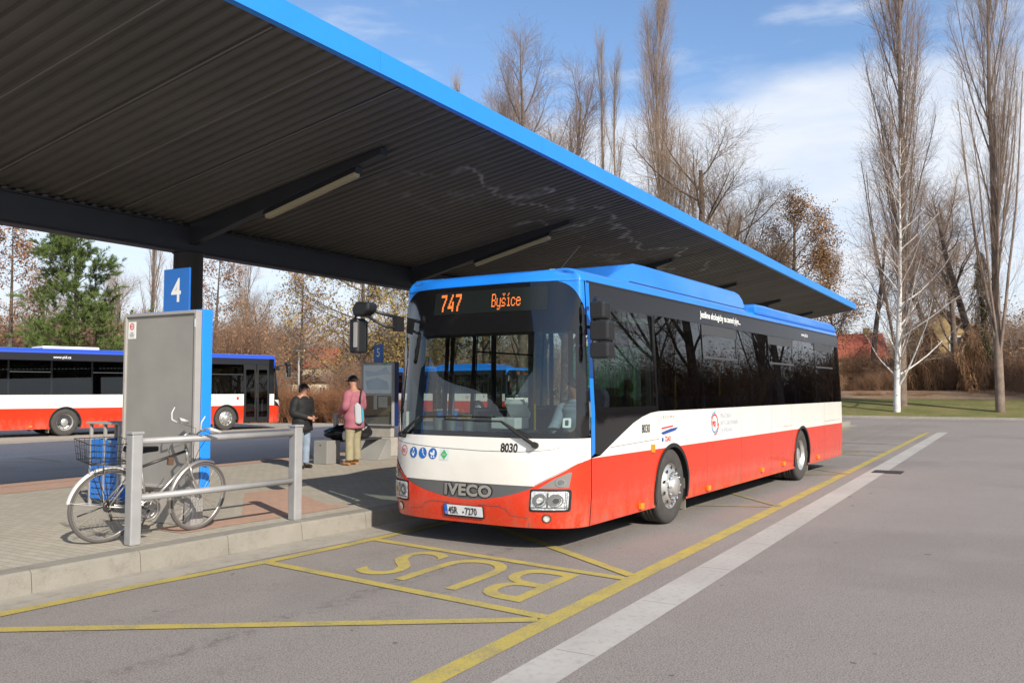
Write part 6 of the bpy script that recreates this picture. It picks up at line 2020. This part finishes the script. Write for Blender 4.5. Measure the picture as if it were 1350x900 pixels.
# right of the canopy
tree('poplar', 1188, 54.5, 30.5, 'tall bare poplar standing right behind the white birch', GR, 1, 0.3, 0.92, 0.2)
tree('poplar', 1317, 50.2, 30.5, 'thick trunked bare poplar rising at the right edge of the photo', GR, 2, 1.2, 0.78, 0.13)
tree('birch', 1181, 52.6, 17.0, 'white barked birch with spreading pale limbs on the grass verge', GR, 1, 0.4, 1.0, 0.12)
tree('round', 1262, 74, 20.5, 'grey bare tree crown showing between the two tall poplars', GR, 3, 0.7, 0.8, 1.5)
tree('bent', 1243, 63, 12.5, 'lean dark leaning tree in front of the ochre gabled house', GR, 1, 3.0, 1.0, 1.1)
tree('dry_oak', 1040, 70, 17.0, 'broad tree keeping brown leaves above the canopy tip', GR, 1, 0.2, 1.0, 0.5)
tree('dry_oak', 1100, 76, 15.0, 'smaller brown leaved tree just right of the canopy tip', GR, 2, 1.9, 0.6, 0.5)
tree('dry_oak', 1004, 82, 16.5, 'brown leaved tree half hidden by the canopy edge left of the broad one', GR, 2, 0.6, 0.8, 0.5)
tree('round', 918, 61, 21.0, 'rounded bare tree with wide tan crown above the bus rear', GR, 1, 0.0, 1.35)
tree('poplar', 886, 64, 31.0, 'slender tall poplar rising inside the rounded tan crown', GR, 2, 2.6, 0.8)
tree('round', 956, 68, 19.0, 'second wide bare crown, on the right flank of the rounded tan crown', GR, 3, 4.0, 1.15)
tree('upright', 716, 76, 28.5, 'bare tree filling the gap behind the upright clump over the fascia', GR, 2, 3.0, 1.0)
tree('narrow', 868, 66, 26.5, 'shorter poplar touching the left side of the slender tall poplar', GR, 2, 1.0, 0.8)
tree('narrow', 796, 76, 32.5, 'left of the twin narrow poplars standing alone against blue sky', GR, 1, 0.0, 0.72)
tree('narrow', 819, 76, 31.5, 'right of the twin narrow poplars standing alone against blue sky', GR, 2, 2.0, 0.72)
tree('upright', 688, 66, 29.0, 'tallest middle tree of the upright bare clump over the blue fascia', GR, 1, 0.0, 1.1)
tree('upright', 744, 70, 29.0, 'right hand tree of the upright bare clump over the blue fascia', GR, 1, 2.1, 1.1)
tree('upright', 642, 72, 29.0, 'left hand tree of the upright bare clump over the blue fascia', GR, 2, 1.0, 1.05)
tree('narrow', 596, 72, 27.5, 'small lone treetop poking over the fascia left of the upright clump', GR, 1, 1.0, 0.85)
tree('round', 990, 84, 18.5, 'faint bare tree between the rounded tan crown and the brown oak', GR, 3, 2.4, 0.7)
tree('bent', 1150, 69, 14.5, 'thin bare tree left of the birch near the red roof', GR, 1, 1.3, 1.0, 1.2)
tree('round', 1225, 88, 19.0, 'distant bare tree behind the ochre gabled house', GR, 1, 1.3, 0.8, 1.5)
tree('bent', 1290, 66, 15.0, 'tangled dark tree left of the thick trunked poplar', GR, 1, 4.1, 1.3, 1.2)
# left, under and behind the canopy
tree('pine', 100, 50, 11.3, 'green pine standing behind the parked bus on the left', GL, 1, 0.0, 1.12)
tree('redwood', 12, 52, 12.0, 'russet tree at the left edge of the photo beside the pine', GL, 1, 0.5, 1.0)
tree('narrow', 196, 74, 21.0, 'pale tan upright tree between the pine and the number 4 sign', GL, 1, 0.8, 1.15)
tree('narrow', 222, 76, 20.0, 'pale tan upright tree directly left of the canopy column', GL, 2, 0.8, 1.15)
tree('redwood', 282, 66, 13.0, 'russet conifer just right of the canopy column', GL, 2, 0.0, 0.9)
tree('upright', 318, 84, 17.0, 'pale bare tree left of the pointed russet conifer', GL, 2, 0.3, 0.6)
tree('redwood', 396, 80, 12.9, 'pointed russet conifer standing alone above the white house', GL, 1, 1.0, 1.0)
tree('larch', 478, 64, 15.0, 'large yellowish larch behind the far timetable case', GL, 1, 0.0, 0.95)
tree('larch', 590, 70, 14.5, 'second yellowish larch seen through the bus windscreen', GL, 1, 2.4, 0.9)
tree('round', 540, 82, 18.0, 'bare tree behind the yellowish larches', GL, 1, 2.0, 0.8)
tree('round', 160, 66, 12.0, 'low bare tree between the pine and the pale upright trees', GL, 3, 1.0, 0.8)
tree('round', 60, 70, 12.5, 'reddish bare tree behind the pine', GL, 1, 4.0, 0.9)
tree('round', 345, 72, 11.0, 'bare tree above the front end of the parked bus', GL, 3, 2.0, 0.9)
# trees right of the frame: the photo shows them mirrored in the side windows of the main bus
spots = []
mr = random.Random(12)
for i in range(16):
    f = (i + 0.5) / 16
    spots.append((41 + 22 * f + mr.uniform(-2, 2), 54 - 48 * f + mr.uniform(-2, 2), mr.uniform(20, 29)))
for i, (x, y, k) in enumerate(spots):
    kd = ('round', 'upright', 'poplar', 'round')[i % 4]
    tree(kd, 675 + x / y * 1140, y, k, 'bare tree mirrored in the side windows of the main bus', 'trees mirrored in the bus windows', {'round': 3, 'upright': 1, 'poplar': 1}[kd], i * 1.1, 0.9)

# undergrowth: uncountable scrub
def scatter(name, label_m, spots, seed, kind='bush', seeds=(1, 2), mats=None, flat=1.0):
    rr = random.Random(seed); VS = []; FS = []; MI = []; base = 0
    data = []
    for sd in seeds:
        tm, cm = proto(kind, sd)
        vv = []; ff = []; mm = []; b = 0
        for me in (tm, cm):
            v = np.zeros(len(me.vertices) * 3, np.float32); me.vertices.foreach_get('co', v)
            f = np.zeros(len(me.loops), np.int32); me.loops.foreach_get('vertex_index', f)
            m_ = np.zeros(len(me.polygons), np.int32); me.polygons.foreach_get('material_index', m_)
            vv.append(v.reshape(-1, 3)); ff.append(f.reshape(-1, 4) + b); mm.append(m_); b += len(vv[-1])
        data.append((np.concatenate(vv), np.concatenate(ff), np.concatenate(mm)))
    for (x, y, z, h, w) in spots:
        v, f, m_ = data[rr.randrange(len(data))]
        a = rr.uniform(0, 6.28); ca, sa = math.cos(a), math.sin(a); k = h / 4.2
        o = np.empty_like(v)
        o[:, 0] = (v[:, 0] * ca - v[:, 1] * sa) * k * w + x; o[:, 1] = (v[:, 0] * sa + v[:, 1] * ca) * k * w + y; o[:, 2] = v[:, 2] * k * flat + z
        VS.append(o); FS.append(f + base); MI.append(m_); base += len(v)
    me = pmesh(name, np.concatenate(VS), np.concatenate(FS), np.concatenate(MI))
    o = link_mesh(name, me, mats)
    return tag(o, label_m, None, None, 'stuff')


rr = random.Random(21)
sp = []
for k in range(150):
    px = rr.uniform(1085, 1480); Y = rr.uniform(63, 80)
    sp.append(((px - 675) / 1140 * Y, Y, 1.15, rr.uniform(0.9, 2.0) if px < 1300 else rr.uniform(1.2, 3.0), rr.uniform(0.9, 1.6)))
for k in range(60):
    px = rr.uniform(1100, 1400); Y = rr.uniform(60.5, 62.5) - max(0, (px - 1115) / 235 * 4.5)
    sp.append(((px - 675) / 1140 * Y, Y, 0.85, rr.uniform(0.3, 0.8), rr.uniform(1.2, 2.4)))
for k in range(46):
    px = rr.uniform(1105, 1300); Y = rr.uniform(66, 74); sp.append(((px - 675) / 1140 * Y, Y, 1.2, rr.uniform(2.0, 3.6), rr.uniform(0.7, 1.0)))
scatter('bramble_thicket', 'brown tangled brambles along the bank behind the grass', sp, 4, mats=['bramble', 'hedge_brown'])
sp = []
for k in range(150):
    f = rr.random(); sp.append((36 + 34 * f + rr.uniform(-3, 5), 58 - 56 * f + rr.uniform(-3, 5), 0.0, rr.uniform(2.6, 6.4), rr.uniform(0.8, 1.2)))
scatter('side_thicket', 'brown leafless thicket mirrored in the bus windows', sp, 9, mats=['twig_red', 'leaf_rust'])
sp = []
for k in range(170):
    px = rr.uniform(-200, 368) if k < 130 else rr.uniform(445, 640); Y = rr.uniform(56, 80)
    sp.append(((px - 675) / 1140 * Y, Y, 0.0, rr.uniform(3.0, 7.0) if px < 340 else rr.uniform(1.6, 3.6), rr.uniform(0.7, 1.2)))
scatter('thicket', 'reddish brown leafless thicket beyond the parked bus', sp, 5, mats=['twig_red', 'leaf_rust'])
sp = []
for k in range(170):
    px = rr.uniform(-300, 1500); Y = rr.uniform(110, 190)
    sp.append(((px - 675) / 1140 * Y, Y, 0.0, rr.uniform(6, 13), rr.uniform(0.9, 1.6)))
scatter('far_wood', 'distant leafless wood along the skyline', sp, 6, mats=['twig_poplar', 'leaf_brown'])
sp = []
for k in range(60):
    px = 290 + 255 * k / 59 + rr.uniform(-4, 4); Y = rr.uniform(43.5, 46.5)
    sp.append(((px - 675) / 1140 * Y, Y, 0.0, rr.uniform(1.3, 1.75) * (1.0 if px < 470 else 0.72), rr.uniform(0.9, 1.3)))
hg = scatter('hedge', None, sp, 7, mats=['hedge_brown', 'hedge_brown'], flat=1.0)
del hg['kind']
tag(hg, 'low brown winter hedge behind the waiting people', 'hedge')

# columns of dry climbing plants in front of the ochre house
def vine(px, Y, h, w, label, green=0.15, seed=1):
    rr = random.Random(seed)
    r = empty('climbing_plant', ((px - 675) / 1140 * Y, Y, 1.2)); tag(r, label, 'climbing plant', 'dry climbing plants on the bank')
    mb = MB(); mb.tube([(0, 0, -0.3), (0.05, 0, h * 0.5), (-0.05, 0, h * 0.92)], [0.2, 0.16, 0.08], 8); mb.build('stump', 'bark_dark', r)
    V = []; F = []; mi = []
    for k in range(5200):
        z = rr.random() ** 0.8 * h; a = rr.uniform(0, 6.28)
        prof = w * (0.55 + 0.45 * math.sin(min(1.0, z / h) * 2.2 + 0.5)) * (1 - 0.75 * max(0, z / h - 0.75) * 4 * 0.9) * (0.7 + 0.3 * math.sin(a * 3 + z * 1.7))
        rad_ = prof * math.sqrt(rr.random()); p = Vector((math.cos(a) * rad_, math.sin(a) * rad_, z))
        d = Vector((rr.gauss(0, 0.35), rr.gauss(0, 0.35), -1)).normalized(); s_ = perp(d, rr); ln = rr.uniform(0.10, 0.55); wd = rr.uniform(0.008, 0.03); b = len(V)
        V += [tuple(p - s_ * wd), tuple(p + s_ * wd), tuple(p + s_ * wd * 0.5 + d * ln), tuple(p - s_ * wd * 0.5 + d * ln)]; F.append((b, b + 1, b + 2, b + 3)); mi.append(1 if rr.random() < green else 0)
    me = pmesh('foliage', V, F, mi); link_mesh('foliage', me, ['dry_vine', 'ivy_green'], r)


vine(1228, 63, 4.9, 0.85, 'narrow hanging mass of dry brown vines below the ochre house', 0.03, 1)
vine(1281, 60, 4.9, 1.15, 'thick pointed column of dry brown vines between the poplars', 0.03, 2)
vine(1204, 64, 3.0, 0.9, 'low clump of dry vines right beside the birch', 0.05, 3)
vine(1297, 66, 11.0, 1.0, 'dark ivy covered column left of the thick poplar trunk', 0.65, 4)

# ------------------------------------------------------------------ houses
def house(name, x, y, rz, w, d, h, rh, wall, roof, label, wins, z=0.0, gable_front=False, chim=False):
    r = empty(name, (x, y, z), rz); tag(r, label, 'house')
    mb = MB()
    if gable_front: mb.prism([(-w / 2, 0), (w / 2, 0), (w / 2, h), (0, h + rh), (-w / 2, h)], lambda a, b: (a, -d / 2, b), lambda a, b: (a, d / 2, b))
    else: mb.prism([(-d / 2, 0), (d / 2, 0), (d / 2, h), (0, h + rh), (-d / 2, h)], lambda a, b: (-w / 2, a, b), lambda a, b: (w / 2, a, b))
    mb.build('wall', wall, r)
    mb = MB(); o = 0.4
    if gable_front:
        for sg in (1, -1): mb.prism([(sg * (w / 2 + o), h - rh * o / (w / 2) + 0.02), (0, h + rh + 0.02), (0, h + rh + 0.2), (sg * (w / 2 + o), h - rh * o / (w / 2) + 0.2)], lambda a, b: (a, -d / 2 - o, b), lambda a, b: (a, d / 2 + o, b))
    else:
        for sg in (1, -1): mb.prism([(sg * (d / 2 + o), h - rh * o / (d / 2) + 0.02), (0, h + rh + 0.02), (0, h + rh + 0.2), (sg * (d / 2 + o), h - rh * o / (d / 2) + 0.2)], lambda a, b: (-w / 2 - o, a, b), lambda a, b: (w / 2 + o, a, b))
    rf = mb.build('roof', roof, r)
    if chim:
        mb = MB(); mb.box(w * 0.2, w * 0.2 + 0.6, -0.3, 0.3, h + rh * 0.4, h + rh + 0.8); mb.build('chimney', wall, rf)
    for (cx, z0, ww, hh) in wins:
        mb = MB(); mb.box(cx - ww / 2 - 0.1, cx + ww / 2 + 0.1, -d / 2 - 0.05, -d / 2 + 0.02, z0 - 0.1, z0 + hh + 0.1); f_ = mb.build('window', 'window_frame', r)
        mb = MB(); mb.box(cx - ww / 2, cx - 0.04, -d / 2 - 0.065, -d / 2 - 0.04, z0, z0 + hh); mb.box(cx + 0.04, cx + ww / 2, -d / 2 - 0.065, -d / 2 - 0.04, z0, z0 + hh); mb.build('pane', 'window_dark', f_)
    return r


house('house', (1126 - 675) / 1140 * 95, 95, R(-12), 5.2, 6, 3.6, 2.4, 'wall_yellow', 'roof_red', 'yellow house with red tiled roof behind the birch', [(-1.4, 0.8, 0.9, 1.2), (1.1, 0.8, 0.9, 1.2), (0.0, 2.2, 0.8, 1.0)], 1.6, chim=True)
house('house', (1236 - 675) / 1140 * 80, 80, R(-16), 5.0, 7, 5.2, 1.9, 'wall_ochre', 'roof_brown', 'ochre gabled house behind the dry vines', [(-1.3, 3.3, 0.9, 1.4), (0.9, 3.3, 0.9, 1.4), (-1.3, 0.9, 0.9, 1.3)], 1.6, gable_front=True)
house('house', (406 - 675) / 1140 * 88, 88, R(8), 6.6, 4, 2.3, 0.35, 'wall_cream', 'roof_brown', 'low cream house below the pointed russet conifer', [(-1.6, 0.8, 0.5, 0.9), (0.2, 0.8, 0.5, 0.9), (1.6, 0.8, 0.5, 0.9)], 0.2)
house('house', (408 - 675) / 1140 * 130, 130, R(4), 9, 8, 4.6, 2.6, 'wall_cream', 'roof_red', 'house with red roof above the low cream house', [(-2.5, 1.2, 1.0, 1.3), (1.5, 1.2, 1.0, 1.3)], 0.5)
mb = MB(); mb.box(-3.2, 3.2, -0.12, 0.12, 0, 1.9)
w_ = mb.build('garden_wall', 'stone_grey', loc=((1150 - 675) / 1140 * 83, 83, 1.6), rz=R(-10)); tag(w_, 'pale garden wall in front of the yellow house', 'wall')
# lamp post by the white house
r = empty('street_lamp', ((394 - 675) / 1140 * 62, 62, 0)); tag(r, 'thin pale street lamp before the pointed russet conifer', 'street lamp')
mb = MB(); mb.tube([(0, 0, 0), (0, 0, 4.4)], [0.09, 0.06], 10); mb.build('pole', 'frame_grey', r)
mb = MB(); mb.obox((0.12, 0, 4.45), (0.32, 0, 0.0), (0, 0.12, 0), (0, 0, 0.05)); mb.obox((-0.32, 0, 4.44), (0.2, 0, 0), (0, 0.08, 0), (0, 0, 0.04)); mb.build('lamp_head', 'lamp_grey', r, 0.02)

# ------------------------------------------------------------------ the buses
PHI = R(33.05)
B1 = Vector((2.0433, 11.0716, 0.0))
bus1 = build_bus('bus', 'red, white and blue bus with lit 747 sign standing in the marked bay', 'bus', 'buses at the station', True)
bus1.location = B1; bus1.rotation_euler = (0, 0, math.pi / 2 - PHI)
hd = math.atan2(-.709, -.704)
bus2 = build_bus('bus', 'parked bus with dark blue roof edge, seen behind the grey board', 'bus', 'buses at the station', False, 'deep_blue')
Y2 = Vector((math.cos(hd + math.pi / 2), math.sin(hd + math.pi / 2), 0))
bus2.location = Vector((-11.9, 36.1, 0)) - Y2 * 2.53; bus2.rotation_euler = (0, 0, hd); bus2.scale = (1, 1, 1.05)
bus3 = copy_tree(bus1)
bus3['label'] = 'distant bus with blue roof seen through the windscreen of the main bus'
bus3.location = (-0.49, 55.7, 0.0); bus3.rotation_euler = (0, 0, R(140.3))

# driver in the cab of the main bus
def driver():
    b = bus1
    q = Matrix.Translation(B1) @ Matrix.Rotation(math.pi / 2 - PHI, 4, 'Z')
    loc = q @ Vector((-1.22, 0.70, 0.42))
    J = dict(pelvis=(0, 0, 0.60), waist=(-0.01, 0, 0.78), chest=(0.02, 0, 1.03), neck=(0.05, 0, 1.18), head=(0.09, 0, 1.29), crown=(0.085, 0, 1.36),
             sl=(0.02, 0.185, 1.07), el=(0.12, 0.25, 0.84), wl=(0.34, 0.17, 0.80), sr=(0.02, -0.185, 1.07), er=(0.12, -0.25, 0.84), wr=(0.34, -0.17, 0.80),
             hl=(0.06, 0.10, 0.58), kl=(0.46, 0.12, 0.56), al=(0.50, 0.12, 0.14), tl=(0.62, 0.13, 0.07), hr=(0.06, -0.10, 0.58), kr=(0.46, -0.12, 0.56), ar=(0.50, -0.12, 0.14), tr=(0.62, -0.13, 0.07))
    r, hp = person(loc, math.pi / 2 - PHI + math.pi, J, 'bus driver in pale blue shirt sitting at the wheel of the main bus', 'skin',
                   lambda J: [jacket(J, 'shirt_blue', 0.92, 0.0), trousers(J, 'interior_dark', 0.9), ('shoe', 'soft_black', dict(a=J['al'] + Vector((-.03, 0, -.05)), b=J['al'] + Vector((.15, 0, -.07))), [('a', 'b')], dict(a=0.045, b=0.04), 2), ('shoe', 'soft_black', dict(a=J['ar'] + Vector((-.03, 0, -.05)), b=J['ar'] + Vector((.15, 0, -.07))), [('a', 'b')], dict(a=0.045, b=0.04), 2)], head_turn=R(-35))
    hair_cap(r, hp, 'hair_dark', 'hair')


driver()
